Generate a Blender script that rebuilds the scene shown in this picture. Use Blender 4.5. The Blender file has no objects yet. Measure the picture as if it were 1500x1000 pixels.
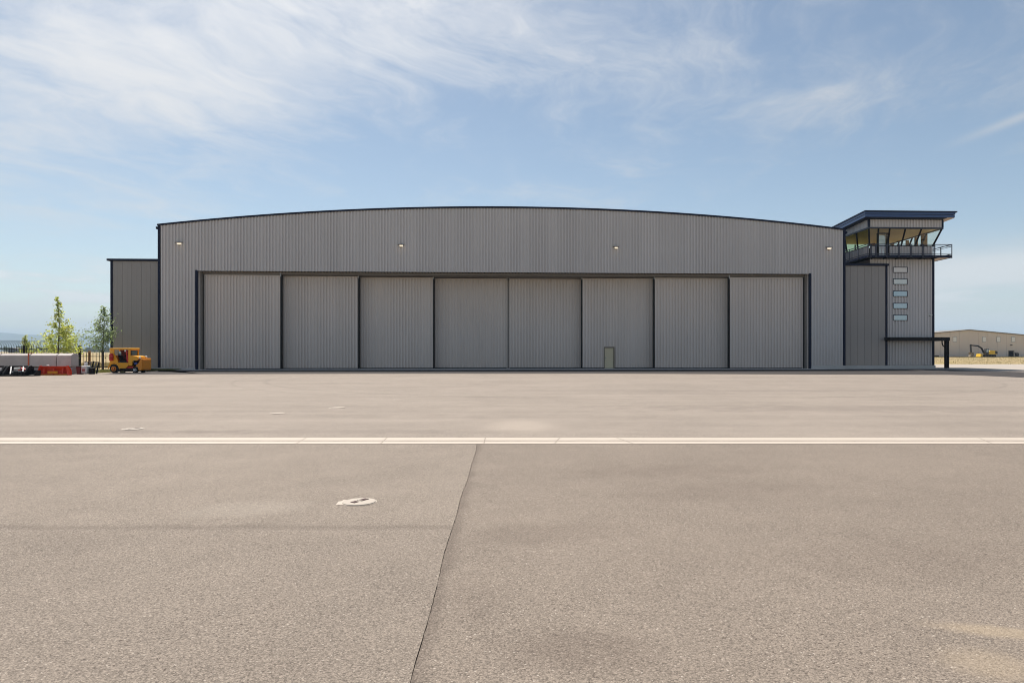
import bpy, bmesh, math, random
from mathutils import Vector, Matrix, Quaternion, noise as mnoise

R = math.radians
rnd = random.Random(7)
S = bpy.context.scene
COL = S.collection

# ------------------------------------------------------------------ camera, sky, sun, exposure
PHI = R(2.58)                 # the camera looks 2.58 degrees right of the facade's normal
CAMH = 1.76
CX, HY, F = 820.0, 514.0, 1000.0
cam_d = bpy.data.cameras.new('camera')
cam = bpy.data.objects.new('camera', cam_d)
COL.objects.link(cam)
cam.location = (0, 0, CAMH)
cam.rotation_euler = (R(90), 0, -PHI)
cam_d.sensor_width = 36.0
cam_d.lens = 24.0
cam_d.shift_x = -(CX - 750) / 1500
cam_d.shift_y = (HY - 500) / 1500
cam_d.clip_start = 0.1
cam_d.clip_end = 60000
S.camera = cam

SUN_EL, SUN_AZ = R(61), R(-28)          # azimuth from +Y, negative to the left
world = bpy.data.worlds.new('World')
S.world = world
world.use_nodes = True

sun_d = bpy.data.lights.new('sun', 'SUN')
sun_d.energy = 4.5
sun_d.angle = R(0.5)
sun_d.color = (1.0, 0.93, 0.84)
sun = bpy.data.objects.new('sun', sun_d)
COL.objects.link(sun)
sdir = Vector((math.sin(SUN_AZ) * math.cos(SUN_EL), math.cos(SUN_AZ) * math.cos(SUN_EL), math.sin(SUN_EL)))
sun.rotation_euler = sdir.to_track_quat('Z', 'Y').to_euler()
sun.location = sdir * 300

S.view_settings.view_transform = 'Standard'
S.view_settings.look = 'None'
S.view_settings.exposure = 0.75
S.view_settings.gamma = 1
S.view_settings.use_curve_mapping = False
S.cycles.pixel_filter_type = 'BLACKMAN_HARRIS'
S.cycles.filter_width = 1.05
S.cycles.max_bounces = 8
S.cycles.transparent_max_bounces = 12


# ------------------------------------------------------------------ node helpers
class NT:
    def __init__(self, tree):
        self.t = tree
        self.n = tree.nodes
        self.l = tree.links

    def new(self, typ, **kw):
        n = self.n.new(typ)
        for k, v in kw.items():
            setattr(n, k, v)
        return n

    def put(self, sock, v):
        if v is None:
            return
        if isinstance(v, bpy.types.NodeSocket):
            self.l.new(v, sock)
        else:
            if sock.type == 'RGBA' and len(v) == 3:
                v = (*v, 1)
            sock.default_value = v

    def math(self, op, a, b=None, c=None, clamp=False):
        n = self.new('ShaderNodeMath', operation=op, use_clamp=clamp)
        self.put(n.inputs[0], a)
        self.put(n.inputs[1], b)
        self.put(n.inputs[2], c)
        return n.outputs[0]

    def vmath(self, op, a, b=None):
        n = self.new('ShaderNodeVectorMath', operation=op)
        self.put(n.inputs[0], a)
        if op == 'SCALE':
            self.put(n.inputs[3], b)
        else:
            self.put(n.inputs[1], b)
        return n.outputs[0]

    def comb(self, x, y, z):
        n = self.new('ShaderNodeCombineXYZ')
        for i, v in enumerate((x, y, z)):
            self.put(n.inputs[i], v)
        return n.outputs[0]

    def sep(self, v):
        n = self.new('ShaderNodeSeparateXYZ')
        self.put(n.inputs[0], v)
        return n.outputs

    def noise(self, vec, scale, detail=4, rough=0.55, dist=0.0, out=0):
        n = self.new('ShaderNodeTexNoise')
        self.put(n.inputs['Vector'], vec)
        n.inputs['Scale'].default_value = scale
        n.inputs['Detail'].default_value = detail
        n.inputs['Roughness'].default_value = rough
        n.inputs['Distortion'].default_value = dist
        return n.outputs[out]

    def voro(self, vec, scale, feature='F1', out='Distance'):
        n = self.new('ShaderNodeTexVoronoi', feature=feature)
        self.put(n.inputs['Vector'], vec)
        n.inputs['Scale'].default_value = scale
        return n.outputs[out]

    def ramp(self, v, lo, hi, a=0.0, b=1.0, smooth=True):
        n = self.new('ShaderNodeMapRange')
        n.interpolation_type = 'SMOOTHSTEP' if smooth else 'LINEAR'
        n.clamp = True
        for i, x in enumerate((v, lo, hi, a, b)):
            self.put(n.inputs[i], x)
        return n.outputs[0]

    def mix(self, f, a, b, blend='MIX'):
        n = self.new('ShaderNodeMix', data_type='RGBA', blend_type=blend)
        self.put(n.inputs[0], f)
        self.put(n.inputs[6], a)
        self.put(n.inputs[7], b)
        return n.outputs[2]

    def scalec(self, col, f):
        return self.vmath('SCALE', col, f)

    def pos(self):
        return self.new('ShaderNodeTexCoord').outputs['Object']

    def wpos(self):
        return self.new('ShaderNodeNewGeometry').outputs['Position']

    def bump(self, h, strength=0.3, dist=0.01):
        n = self.new('ShaderNodeBump')
        self.put(n.inputs['Height'], h)
        n.inputs['Strength'].default_value = strength
        n.inputs['Distance'].default_value = dist
        return n.outputs[0]


def build_world():
    t = NT(world.node_tree)
    t.n.clear()
    sky = t.new('ShaderNodeTexSky', sky_type='NISHITA')
    sky.sun_disc = False
    sky.sun_elevation = SUN_EL
    sky.sun_rotation = SUN_AZ
    sky.altitude = 1300
    sky.air_density = 1.0
    sky.dust_density = 1.6
    sky.ozone_density = 1.2
    d = t.vmath('NORMALIZE', t.new('ShaderNodeTexCoord').outputs['Generated'])
    x, y, z = t.sep(d)
    zc = t.math('MAXIMUM', t.math('ADD', z, 0.05), 0.03)
    a = t.math('DIVIDE', x, zc)
    b = t.math('DIVIDE', y, zc)
    p = t.comb(a, b, 0.0)
    # high cirrus: streaks that run from the upper left down to the right
    ca, sa = math.cos(R(70)), math.sin(R(70))
    s1 = t.math('ADD', t.math('MULTIPLY', a, ca), t.math('MULTIPLY', b, sa))
    s2 = t.math('SUBTRACT', t.math('MULTIPLY', b, ca), t.math('MULTIPLY', a, sa))
    warp = t.noise(p, 1.3, 3, 0.5, out=1)
    q = t.vmath('ADD', t.comb(t.math('MULTIPLY', s1, 0.6), t.math('MULTIPLY', s2, 1.25), 3.7),
                t.vmath('SCALE', warp, 1.0))
    fine = t.noise(q, 2.6, 10, 0.66)
    big = t.noise(t.vmath('ADD', p, (4.1, 7.3, 0)), 0.5, 4, 0.5)

    def blob(cx, cy, rx, ry, rot):
        c, s = math.cos(rot), math.sin(rot)
        dx, dy = t.math('SUBTRACT', a, cx), t.math('SUBTRACT', b, cy)
        u = t.math('DIVIDE', t.math('ADD', t.math('MULTIPLY', dx, c), t.math('MULTIPLY', dy, s)), rx)
        v = t.math('DIVIDE', t.math('SUBTRACT', t.math('MULTIPLY', dy, c), t.math('MULTIPLY', dx, s)), ry)
        r2 = t.math('ADD', t.math('MULTIPLY', u, u), t.math('MULTIPLY', v, v))
        return t.math('EXPONENT', t.math('MULTIPLY', r2, -1.0))
    patch = blob(-1.15, 2.15, 1.15, 0.62, R(-28))
    patch2 = blob(-2.6, 3.2, 0.9, 0.5, R(-30))
    veil = blob(0.5, 2.1, 1.0, 0.35, R(10))
    cov = t.math('ADD', t.math('MULTIPLY', patch, 0.62), t.math('MULTIPLY', patch2, 0.22))
    cov = t.math('ADD', cov, t.math('MULTIPLY', veil, 0.08))
    cov = t.math('ADD', cov, t.math('ADD', t.math('MULTIPLY', t.ramp(big, 0.46, 0.72), 0.30), 0.07))  # cirrus cover added over the unseen sky too, to whiten the fill light
    dens = t.math('ADD', cov, t.math('MULTIPLY', t.math('SUBTRACT', fine, 0.5), 1.15))
    cir = t.ramp(dens, 0.08, 0.9)
    cir = t.math('MULTIPLY', cir, t.ramp(z, 0.02, 0.2))
    # low bands and small puffs near the horizon
    az = t.math('ARCTAN2', x, y)
    el = t.math('ARCSINE', z)
    pl = t.comb(t.math('MULTIPLY', az, 9.0), t.math('MULTIPLY', el, 52.0), 1.3)
    puff = t.noise(pl, 1.0, 5, 0.55)
    low = t.math('MULTIPLY', t.ramp(puff, 0.47, 0.66), t.math('MULTIPLY', t.ramp(el, 0.004, 0.02), t.ramp(el, 0.085, 0.13, 1, 0)))
    band = t.noise(t.comb(t.math('MULTIPLY', az, 2.2), t.math('MULTIPLY', el, 16.0), 8.3), 1.0, 4, 0.5)
    low2 = t.math('MULTIPLY', t.ramp(band, 0.30, 0.55), t.math('MULTIPLY', t.ramp(az, 0.2, 0.5), t.ramp(el, 0.10, 0.17, 0.9, 0)))
    # one thin contrail, upper right
    ctx, cty = t.math('SUBTRACT', az, 0.60), t.math('SUBTRACT', el, 0.266)
    lin = t.math('SUBTRACT', cty, t.math('MULTIPLY', ctx, 0.27))
    ctr = t.math('EXPONENT', t.math('MULTIPLY', t.math('POWER', t.math('DIVIDE', lin, 0.0055), 2.0), -1.0))
    ctr = t.math('MULTIPLY', ctr, t.math('MULTIPLY', t.ramp(ctx, -0.065, 0.05), t.ramp(ctx, 0.2, 0.4, 1, 0)))
    ctr = t.math('MULTIPLY', ctr, 0.5)
    tot = t.math('MAXIMUM', t.math('MAXIMUM', t.math('MULTIPLY', cir, 0.85), t.math('MULTIPLY', low, 0.75)), t.math('MAXIMUM', t.math('MULTIPLY', low2, 0.85), ctr))
    # thin ice cloud glows brighter towards the sun
    cosg = t.vmath('DOT_PRODUCT', d, tuple(sdir))
    dn = t.n[-1]
    cosg = dn.outputs['Value']
    glow = t.math('POWER', t.math('MAXIMUM', cosg, 0.0), 3.0)
    bright = t.math('ADD', 4.3, t.math('MULTIPLY', glow, 5.2))
    bright = t.math('ADD', bright, t.math('MULTIPLY', t.math('MAXIMUM', low, low2), 1.5))
    ccol = t.scalec((1.0, 0.985, 0.97), bright)
    skyc = t.mix(1.0, sky.outputs[0], (0.97, 0.91, 0.80), 'MULTIPLY')
    col = t.mix(tot, skyc, ccol)
    bg = t.new('ShaderNodeBackground')
    t.put(bg.inputs[0], col)
    bg.inputs[1].default_value = 0.085
    out = t.new('ShaderNodeOutputWorld')
    t.l.new(bg.outputs[0], out.inputs[0])


build_world()


# ------------------------------------------------------------------ from the photograph's pixels (1500 x 1000) to metres
def dirv(x):
    u = (x - CX) / F
    return u * math.cos(PHI) + math.sin(PHI), math.cos(PHI) - u * math.sin(PHI)


def P(x, y, Y):
    """world point that stands in the plane Y = const and shows at (x, y)"""
    dx, dy = dirv(x)
    t = Y / dy
    return Vector((dx * t, Y, CAMH - (y - HY) / F * t))


def PX(x, Y):
    return P(x, HY, Y).x


def G(x, y, z=0.0):
    """world point on the ground that shows at (x, y)"""
    t = (CAMH - z) / (y - HY) * F
    dx, dy = dirv(x)
    return Vector((dx * t, dy * t, z))


def C2W(r, f, z=0.0):
    """camera-aligned ground coordinates (right, forward) to world"""
    return Vector((r * math.cos(PHI) + f * math.sin(PHI), f * math.cos(PHI) - r * math.sin(PHI), z))


# ------------------------------------------------------------------ materials
MATS = {}


def mat(name, color, rough=0.6, metal=0.0, spec=0.5, var=0.06, vscale=1.5, bump=0.0, bscale=40, objvar=0.0, dirt=0.0):
    """painted or plain surface with a little mottling, wear and relief"""
    m = bpy.data.materials.new(name)
    m.use_nodes = True
    t = NT(m.node_tree)
    b = t.n['Principled BSDF']
    p = t.pos()
    n1 = t.noise(p, vscale, 5, 0.6)
    f = t.math('ADD', 1.0 - var, t.math('MULTIPLY', n1, 2 * var))
    if objvar:
        oi = t.new('ShaderNodeObjectInfo').outputs['Random']
        f = t.math('MULTIPLY', f, t.math('ADD', 1 - objvar, t.math('MULTIPLY', oi, 2 * objvar)))
    col = t.scalec(color, f)
    if dirt:
        dn = t.ramp(t.noise(p, vscale * 4, 6, 0.65), 0.5, 0.75)
        col = t.mix(t.math('MULTIPLY', dn, dirt), col, (0.12, 0.10, 0.08))
    t.put(b.inputs['Base Color'], col)
    b.inputs['Roughness'].default_value = rough
    b.inputs['Metallic'].default_value = metal
    b.inputs['Specular IOR Level'].default_value = spec
    t.put(b.inputs['Roughness'], t.math('ADD', rough - 0.05, t.math('MULTIPLY', n1, 0.1)))
    if bump:
        t.put(b.inputs['Normal'], t.bump(t.noise(p, bscale, 5, 0.6), bump, 0.02))
    MATS[name] = m
    return m


def cladding(name, color, rough, spec=0.4, objvar=0.035):
    """factory painted steel sheet: sheet-to-sheet tone, faint vertical rain streaks, warm tone painted into the shaded foot"""
    m = bpy.data.materials.new(name)
    m.use_nodes = True
    t = NT(m.node_tree)
    b = t.n['Principled BSDF']
    w = t.wpos()
    x, y, z = t.sep(w)
    st = t.noise(t.comb(t.math('MULTIPLY', x, 3.0), t.math('MULTIPLY', y, 3.0), t.math('MULTIPLY', z, 0.12)), 1.0, 5, 0.6)
    lg = t.noise(w, 0.12, 3, 0.5)
    oi = t.new('ShaderNodeObjectInfo').outputs['Random']
    f = t.math('ADD', 0.86, t.math('MULTIPLY', st, 0.14))
    f = t.math('ADD', f, t.math('MULTIPLY', lg, 0.14))
    f = t.math('MULTIPLY', f, t.math('ADD', 1 - objvar, t.math('MULTIPLY', oi, 2 * objvar)))
    col = t.scalec(color, f)
    foot_warm = t.math('MULTIPLY', t.ramp(t.math('ADD', z, t.math('MULTIPLY', st, 2.0)), 0.3, 5.0, 0.42, 0.0), 1.0)  # warm tone painted in against the bluish shade at the foot
    col = t.mix(foot_warm, col, (0.60, 0.46, 0.36))
    t.put(b.inputs['Base Color'], col)
    t.put(b.inputs['Roughness'], t.math('ADD', rough - 0.06, t.math('MULTIPLY', st, 0.12)))
    b.inputs['Specular IOR Level'].default_value = spec
    t.put(b.inputs['Normal'], t.bump(t.noise(w, 1.1, 2, 0.5), 0.06, 0.05))
    MATS[name] = m
    return m


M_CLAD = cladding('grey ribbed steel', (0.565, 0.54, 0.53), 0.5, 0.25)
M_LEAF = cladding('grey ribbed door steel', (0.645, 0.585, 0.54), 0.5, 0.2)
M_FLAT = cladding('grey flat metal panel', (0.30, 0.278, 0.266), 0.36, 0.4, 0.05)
M_NAVY = mat('navy trim', (0.008, 0.013, 0.036), 0.5, 0, 0.15, 0.1, 2)
M_ROOFBLUE = mat('blue roof metal', (0.03, 0.07, 0.19), 0.3, 0, 0.5, 0.08, 2)
M_BLACK = mat('black steel', (0.007, 0.007, 0.009), 0.5, 0, 0.15, 0.15, 3)
M_DKSTEEL = mat('dark steel', (0.03, 0.029, 0.03), 0.55, 0, 0.4, 0.15, 3)
M_STEELGREY = mat('galvanised steel', (0.35, 0.36, 0.37), 0.45, 0.5, 0.5, 0.15, 6)
M_BLUESTEEL = mat('slate blue railing steel', (0.018, 0.024, 0.046), 0.5, 0, 0.5, 0.1, 3)
M_TRACK = mat('dull grey track steel', (0.22, 0.20, 0.18), 0.6, 0, 0.3, 0.25, 3)
M_DARK = mat('dark interior', (0.02, 0.02, 0.02), 0.9)
M_CONC = mat('pale concrete', (0.54, 0.50, 0.46), 0.85, 0, 0.3, 0.14, 2.2, 0.15, 30, dirt=0.25)
M_BLOCK = mat('grey concrete block', (0.48, 0.44, 0.415), 0.9, 0, 0.25, 0.20, 1.6, 0.5, 18, objvar=0.12, dirt=0.35)
M_WHITE = mat('white enamel', (0.75, 0.74, 0.70), 0.45, 0, 0.5, 0.05, 5)
M_DOORTAN = mat('tan door paint', (0.60, 0.51, 0.34), 0.45, 0, 0.5, 0.05, 2)
M_DOORFRAME = mat('brown door frame', (0.19, 0.155, 0.11), 0.5)
M_PLY = mat('plywood ceiling', (0.80, 0.60, 0.30), 0.6, 0, 0.4, 0.14, 1.2)
M_WOOD = mat('brown timber', (0.30, 0.17, 0.08), 0.65, 0, 0.3, 0.25, 6)
M_OLDWOOD = mat('weathered timber', (0.30, 0.25, 0.19), 0.85, 0, 0.2, 0.3, 8)
M_SOFFIT = mat('beige soffit', (0.55, 0.42, 0.34), 0.6)
M_YELLOW = mat('chrome yellow paint', (0.86, 0.39, 0.012), 0.38, 0, 0.5, 0.1, 3, dirt=0.25)
M_ORANGE = mat('worn orange paint', (0.82, 0.29, 0.012), 0.45, 0, 0.5, 0.18, 5, dirt=0.5)
M_RED = mat('red paint', (0.55, 0.02, 0.012), 0.4, 0, 0.5, 0.12, 3, dirt=0.2)
M_PLOW = mat('orange red plow paint', (0.72, 0.055, 0.015), 0.35, 0, 0.5, 0.12, 2.5, dirt=0.25)
M_DKRED = mat('dark red interior', (0.14, 0.012, 0.01), 0.6)
M_RUBBER = mat('tyre rubber', (0.016, 0.016, 0.017), 0.8, 0, 0.3, 0.2, 8)
M_ENGBLUE = mat('blue engine paint', (0.02, 0.06, 0.30), 0.45, 0, 0.5, 0.2, 8)
M_BROWNLENS = mat('dark red lens', (0.035, 0.010, 0.008), 0.6, 0, 0.2)
M_DISC = mat('cream painted disc', (0.37, 0.325, 0.275), 0.7, 0, 0.4, 0.10, 9, 0.2, 60, dirt=0.15)
M_TAN = mat('tan warehouse steel', (0.66, 0.575, 0.505), 0.55, 0, 0.4, 0.06, 0.3)
M_EXY = mat('excavator yellow', (0.70, 0.45, 0.03), 0.45, dirt=0.3)
M_BARK = mat('bark', (0.10, 0.08, 0.065), 0.9, 0, 0.2, 0.3, 10, 0.6, 30)
M_BROWNMETAL = mat('bronze lamp housing', (0.10, 0.065, 0.04), 0.45, 0.3)
M_POLE = mat('grey wooden pole', (0.15, 0.13, 0.115), 0.9)
M_FAINT = mat('faded disc concrete', (0.37, 0.32, 0.27), 0.8, 0, 0.3, 0.12, 6)
M_LETTER = mat('chalk grey plastic', (0.55, 0.55, 0.52), 0.5)


def glass_mat(name, tint, refl=0.12, rough=0.02):
    m = bpy.data.materials.new(name)
    m.use_nodes = True
    t = NT(m.node_tree)
    t.n.clear()
    tr = t.new('ShaderNodeBsdfTransparent')
    tr.inputs[0].default_value = (*tint, 1)
    gl = t.new('ShaderNodeBsdfGlossy')
    gl.inputs['Roughness'].default_value = rough
    gl.inputs['Color'].default_value = (0.9, 0.95, 0.95, 1)
    lw = t.new('ShaderNodeLayerWeight')
    lw.inputs['Blend'].default_value = 0.5
    sch = t.math('ADD', 0.02, t.math('MULTIPLY', t.math('POWER', lw.outputs['Facing'], 5.0), 0.5))
    wv = t.bump(t.noise(t.pos(), 0.7, 2, 0.5), 0.02, 0.05)
    t.put(gl.inputs['Normal'], wv)
    fac = t.math('ADD', sch, refl, clamp=True)
    mx = t.new('ShaderNodeMixShader')
    t.put(mx.inputs[0], fac)
    t.l.new(tr.outputs[0], mx.inputs[1])
    t.l.new(gl.outputs[0], mx.inputs[2])
    o = t.new('ShaderNodeOutputMaterial')
    t.l.new(mx.outputs[0], o.inputs[0])
    return m


M_GLASS = glass_mat('pale green cab glass', (0.97, 0.985, 0.96), 0.02)
M_GLASSG = glass_mat('green tinted cab glass', (0.80, 0.87, 0.70), 0.04)
M_GLASSC = glass_mat('clear vehicle glass', (0.6, 0.64, 0.62), 0.08)


def mirror_glass(name, color, f):
    m = bpy.data.materials.new(name)
    m.use_nodes = True
    t = NT(m.node_tree)
    b = t.n['Principled BSDF']
    b.inputs['Base Color'].default_value = (*color, 1)
    b.inputs['Metallic'].default_value = f
    b.inputs['Roughness'].default_value = 0.06
    t.put(b.inputs['Normal'], t.bump(t.noise(t.pos(), 1.0, 2, 0.5), 0.03, 0.05))
    return m


M_WINBLUE = mirror_glass('sky reflecting window glass', (0.30, 0.38, 0.44), 0.7)
M_WINPALE = mat('pale window blind', (0.74, 0.72, 0.70), 0.4, 0, 0.5, 0.05)
M_WINMID = mirror_glass('window glass over a pale blind', (0.52, 0.53, 0.52), 0.4)
M_WINWHITE = mat('white translucent panel', (0.78, 0.76, 0.72), 0.5)


def emit_mat(name, color, strength):
    m = bpy.data.materials.new(name)
    m.use_nodes = True
    t = NT(m.node_tree)
    b = t.n['Principled BSDF']
    b.inputs['Base Color'].default_value = (0.8, 0.75, 0.65, 1)
    b.inputs['Emission Color'].default_value = (*color, 1)
    b.inputs['Emission Strength'].default_value = strength
    return m


M_LAMP = emit_mat('lit lamp lens', (1.0, 0.86, 0.66), 0.5)


def leaf_mat(name, c1, c2, c3, trans=0.45):
    m = bpy.data.materials.new(name)
    m.use_nodes = True
    t = NT(m.node_tree)
    t.n.clear()
    w = t.pos()
    n1 = t.ramp(t.noise(w, 0.9, 3, 0.6), 0.35, 0.65)
    n2 = t.ramp(t.noise(w, 9, 2, 0.6), 0.4, 0.7)
    col = t.mix(n2, t.mix(n1, c1, c2), c3)
    df = t.new('ShaderNodeBsdfPrincipled')
    t.put(df.inputs['Base Color'], col)
    df.inputs['Roughness'].default_value = 0.5
    tl = t.new('ShaderNodeBsdfTranslucent')
    t.put(tl.inputs[0], t.scalec(col, 1.6))
    mx = t.new('ShaderNodeMixShader')
    mx.inputs[0].default_value = trans
    t.l.new(df.outputs[0], mx.inputs[1])
    t.l.new(tl.outputs[0], mx.inputs[2])
    o = t.new('ShaderNodeOutputMaterial')
    t.l.new(mx.outputs[0], o.inputs[0])
    return m


M_LEAFY = leaf_mat('yellow green leaves', (0.21, 0.29, 0.04), (0.36, 0.39, 0.07), (0.42, 0.40, 0.14), 0.6)
M_LEAFG = leaf_mat('grey green leaves', (0.13, 0.20, 0.06), (0.20, 0.26, 0.10), (0.26, 0.30, 0.17), 0.55)
M_GRASS = leaf_mat('green grass', (0.08, 0.12, 0.02), (0.15, 0.16, 0.04), (0.22, 0.19, 0.07), 0.3)
M_DRY = leaf_mat('dry grass', (0.27, 0.21, 0.11), (0.33, 0.26, 0.13), (0.20, 0.19, 0.06), 0.25)
M_FARTREE = leaf_mat('far dark foliage', (0.03, 0.05, 0.025), (0.05, 0.07, 0.03), (0.06, 0.08, 0.04), 0.2)


# --- pavements
def spot(t, x, y, c, rx, ry, rot=0.0, nz=None, k=0.8):
    """soft irregular stain mask centred on c"""
    ca, sa = math.cos(rot), math.sin(rot)
    dx, dy = t.math('SUBTRACT', x, c[0]), t.math('SUBTRACT', y, c[1])
    u = t.math('DIVIDE', t.math('ADD', t.math('MULTIPLY', dx, ca), t.math('MULTIPLY', dy, sa)), rx)
    v = t.math('DIVIDE', t.math('SUBTRACT', t.math('MULTIPLY', dy, ca), t.math('MULTIPLY', dx, sa)), ry)
    r = t.math('SQRT', t.math('ADD', t.math('MULTIPLY', u, u), t.math('MULTIPLY', v, v)))
    if nz is not None:
        r = t.math('ADD', r, t.math('MULTIPLY', t.math('SUBTRACT', nz, 0.5), k * 2))
    return t.ramp(r, 0.35, 1.15, 1.0, 0.0)


def asphalt(name, base, contrast=1.0, streak=0.0, marks=None, stones=1.0):
    m = bpy.data.materials.new(name)
    m.use_nodes = True
    t = NT(m.node_tree)
    b = t.n['Principled BSDF']
    w = t.wpos()
    x, y, z = t.sep(w)
    big = t.noise(w, 0.22, 5, 0.6)
    mid = t.noise(w, 1.3, 5, 0.65)
    fin = t.noise(w, 60, 4, 0.8)
    cell = t.voro(w, 105, 'F1', 'Color')
    cr = t.sep(cell)[0]
    dist = t.voro(w, 105)
    gap = t.ramp(dist, 0.42, 0.78)
    pits = t.ramp(t.noise(w, 38, 3, 0.65), 0.585, 0.66)
    coarse = t.ramp(t.noise(w, 0.8, 4, 0.65), 0.42, 0.62)
    f = t.math('ADD', 0.72, t.math('MULTIPLY', big, 0.36))
    f = t.math('ADD', f, t.math('MULTIPLY', t.math('SUBTRACT', mid, 0.5), 0.26))
    f = t.math('ADD', f, t.math('MULTIPLY', t.math('SUBTRACT', fin, 0.5), 0.95 * contrast))
    f = t.math('ADD', f, t.math('MULTIPLY', t.math('SUBTRACT', cr, 0.5), 0.55 * contrast * stones))
    f = t.math('SUBTRACT', f, t.math('MULTIPLY', gap, 0.20 * contrast))
    pk = t.math('MULTIPLY', pits, t.math('MULTIPLY', t.math('ADD', 0.30, coarse), 0.62 * contrast), clamp=True)
    if streak:
        # faint lengthwise paving and tyre streaks
        yy = t.math('ADD', t.math('MULTIPLY', y, 1.0), t.math('MULTIPLY', x, math.tan(PHI)))
        sn = t.noise(t.comb(t.math('MULTIPLY', x, 0.025), t.math('MULTIPLY', yy, 0.9), 0.0), 1.0, 5, 0.6)
        f = t.math('ADD', f, t.math('MULTIPLY', t.math('SUBTRACT', sn, 0.5), streak))
    col = t.scalec(base, f)
    col = t.mix(pk, col, (0.06, 0.043, 0.034))
    bright = t.math('GREATER_THAN', cr, 0.99)
    col = t.mix(t.math('MULTIPLY', bright, 0.35 * contrast * stones), col, (0.55, 0.50, 0.44))
    t.grain = t.math('ADD', 0.45, t.math('MULTIPLY', t.ramp(fin, 0.62, 0.40), 1.5))
    t.pits = pits
    if marks:
        col = marks(t, x, y, mid, col)
    t.put(b.inputs['Base Color'], col)
    b.inputs['Roughness'].default_value = 0.88
    b.inputs['Specular IOR Level'].default_value = 0.25
    h = t.math('ADD', t.math('MULTIPLY', dist, -0.5), t.math('MULTIPLY', fin, 0.9))
    h = t.math('SUBTRACT', h, t.math('MULTIPLY', pits, 0.8))
    t.put(b.inputs['Normal'], t.bump(h, 0.55 * contrast, 0.008))
    return m


def marks_left(t, x, y, nz, col):
    # crossways paving crease, darker coarse patches nearer than it, a pale scuffed patch
    g = G(330, 772)
    line = t.math('SUBTRACT', t.math('ADD', y, t.math('MULTIPLY', x, math.tan(PHI))), g.y + g.x * math.tan(PHI))
    line = t.math('ADD', line, t.math('MULTIPLY', t.math('SUBTRACT', nz, 0.5), 0.25))
    cre = t.math('MULTIPLY', t.ramp(t.math('ABSOLUTE', line), 0.0, 0.16, 1, 0), 0.30)
    near = t.ramp(line, -0.5, 0.1, 0.10, 0.0)
    col = t.mix(t.math('MULTIPLY', t.math('MAXIMUM', cre, near), t.grain, clamp=True), col, (0.09, 0.072, 0.06))
    s = spot(t, x, y, G(360, 745), 0.8, 0.45, 0.2, nz)
    col = t.mix(t.math('MULTIPLY', s, 0.22), col, (0.36, 0.32, 0.27))
    return col


def marks_right(t, x, y, nz, col):
    for (px, py, rx, ry, k) in ((980, 690, 1.6, 0.7, 0.30), (820, 780, 1.0, 0.5, 0.25), (1050, 720, 1.5, 0.7, 0.2),
                                (860, 950, 0.55, 0.35, 0.40), (1300, 820, 1.3, 0.7, 0.20), (700, 870, 0.3, 0.6, 0.2)):
        s = spot(t, x, y, G(px, py), rx, ry, 0.1, nz)
        col = t.mix(t.math('MULTIPLY', t.math('MULTIPLY', s, k * 0.62), t.grain, clamp=True), col, (0.095, 0.072, 0.058))
    rr_ = t.math('SUBTRACT', t.math('MULTIPLY', x, math.cos(PHI)), t.math('MULTIPLY', y, math.sin(PHI)))
    ff_ = t.math('ADD', t.math('MULTIPLY', x, math.sin(PHI)), t.math('MULTIPLY', y, math.cos(PHI)))
    dj = t.math('ADD', rr_, t.math('ADD', t.math('MULTIPLY', ff_, 0.083), 0.495))
    dj = t.math('ADD', dj, t.math('MULTIPLY', t.math('SUBTRACT', nz, 0.5), 0.2))
    col = t.mix(t.math('MULTIPLY', t.ramp(dj, 0.0, 0.14, 0.38, 0.0), t.grain, clamp=True), col, (0.085, 0.066, 0.054))
    for (px, py, rx, ry, k) in ((1470, 925, 0.45, 0.13, 0.42), (1455, 975, 0.34, 0.26, 0.3)):
        s = spot(t, x, y, G(px, py), rx, ry, -0.35, nz, 0.5)
        col = t.mix(t.math('MULTIPLY', s, k), col, (0.36, 0.285, 0.195))
    return col


def marks_far(t, x, y, nz, col):
    # curved tyre mark, pale worn patch by the line
    c = G(1010, 700)
    c = Vector((c.x + 4, c.y + 26, 0))
    for (R0, a0, wdt, k) in ((22.6, 0, 0.22, 0.30), (24.3, 0, 0.18, 0.22)):
        d = t.math('SQRT', t.math('ADD', t.math('POWER', t.math('SUBTRACT', x, c.x), 2.0), t.math('POWER', t.math('SUBTRACT', y, c.y + 12), 2.0)))
        ring = t.ramp(t.math('ABSOLUTE', t.math('SUBTRACT', d, R0)), 0.0, wdt, 1, 0)
        ring = t.math('MULTIPLY', ring, t.math('MULTIPLY', t.ramp(nz, 0.35, 0.6), k))
        col = t.mix(ring, col, (0.08, 0.07, 0.06))
    s = spot(t, x, y, G(765, 624), 1.0, 1.6, 0.0, nz, 0.6)
    col = t.mix(t.math('MULTIPLY', s, 0.35), col, (0.42, 0.36, 0.30))
    for (px, py, rx, ry, k) in ((1300, 598, 9, 1.4, 0.25), (500, 632, 5, 0.5, 0.22), (150, 632, 3.5, 0.45, 0.22), (1000, 572, 14, 1.6, 0.14)):
        s = spot(t, x, y, G(px, py), rx, ry, -PHI, nz)
        col = t.mix(t.math('MULTIPLY', s, k), col, (0.11, 0.09, 0.08))
    return col


M_ASPL = asphalt('weathered asphalt, coarse', (0.258, 0.217, 0.179), 1.1, 0.0, marks_left)
M_ASPR = asphalt('weathered asphalt, finer', (0.232, 0.193, 0.158), 1.05, 0.0, marks_right)
M_ASPF = asphalt('bleached apron asphalt', (0.295, 0.252, 0.213), 1.0, 0.34, marks_far, 0.8)
M_ASPD = asphalt('dark asphalt strip', (0.045, 0.039, 0.038), 0.6, 0.2, None, 0.4)
M_BASE = asphalt('joint filler', (0.17, 0.14, 0.115), 0.6)


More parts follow.
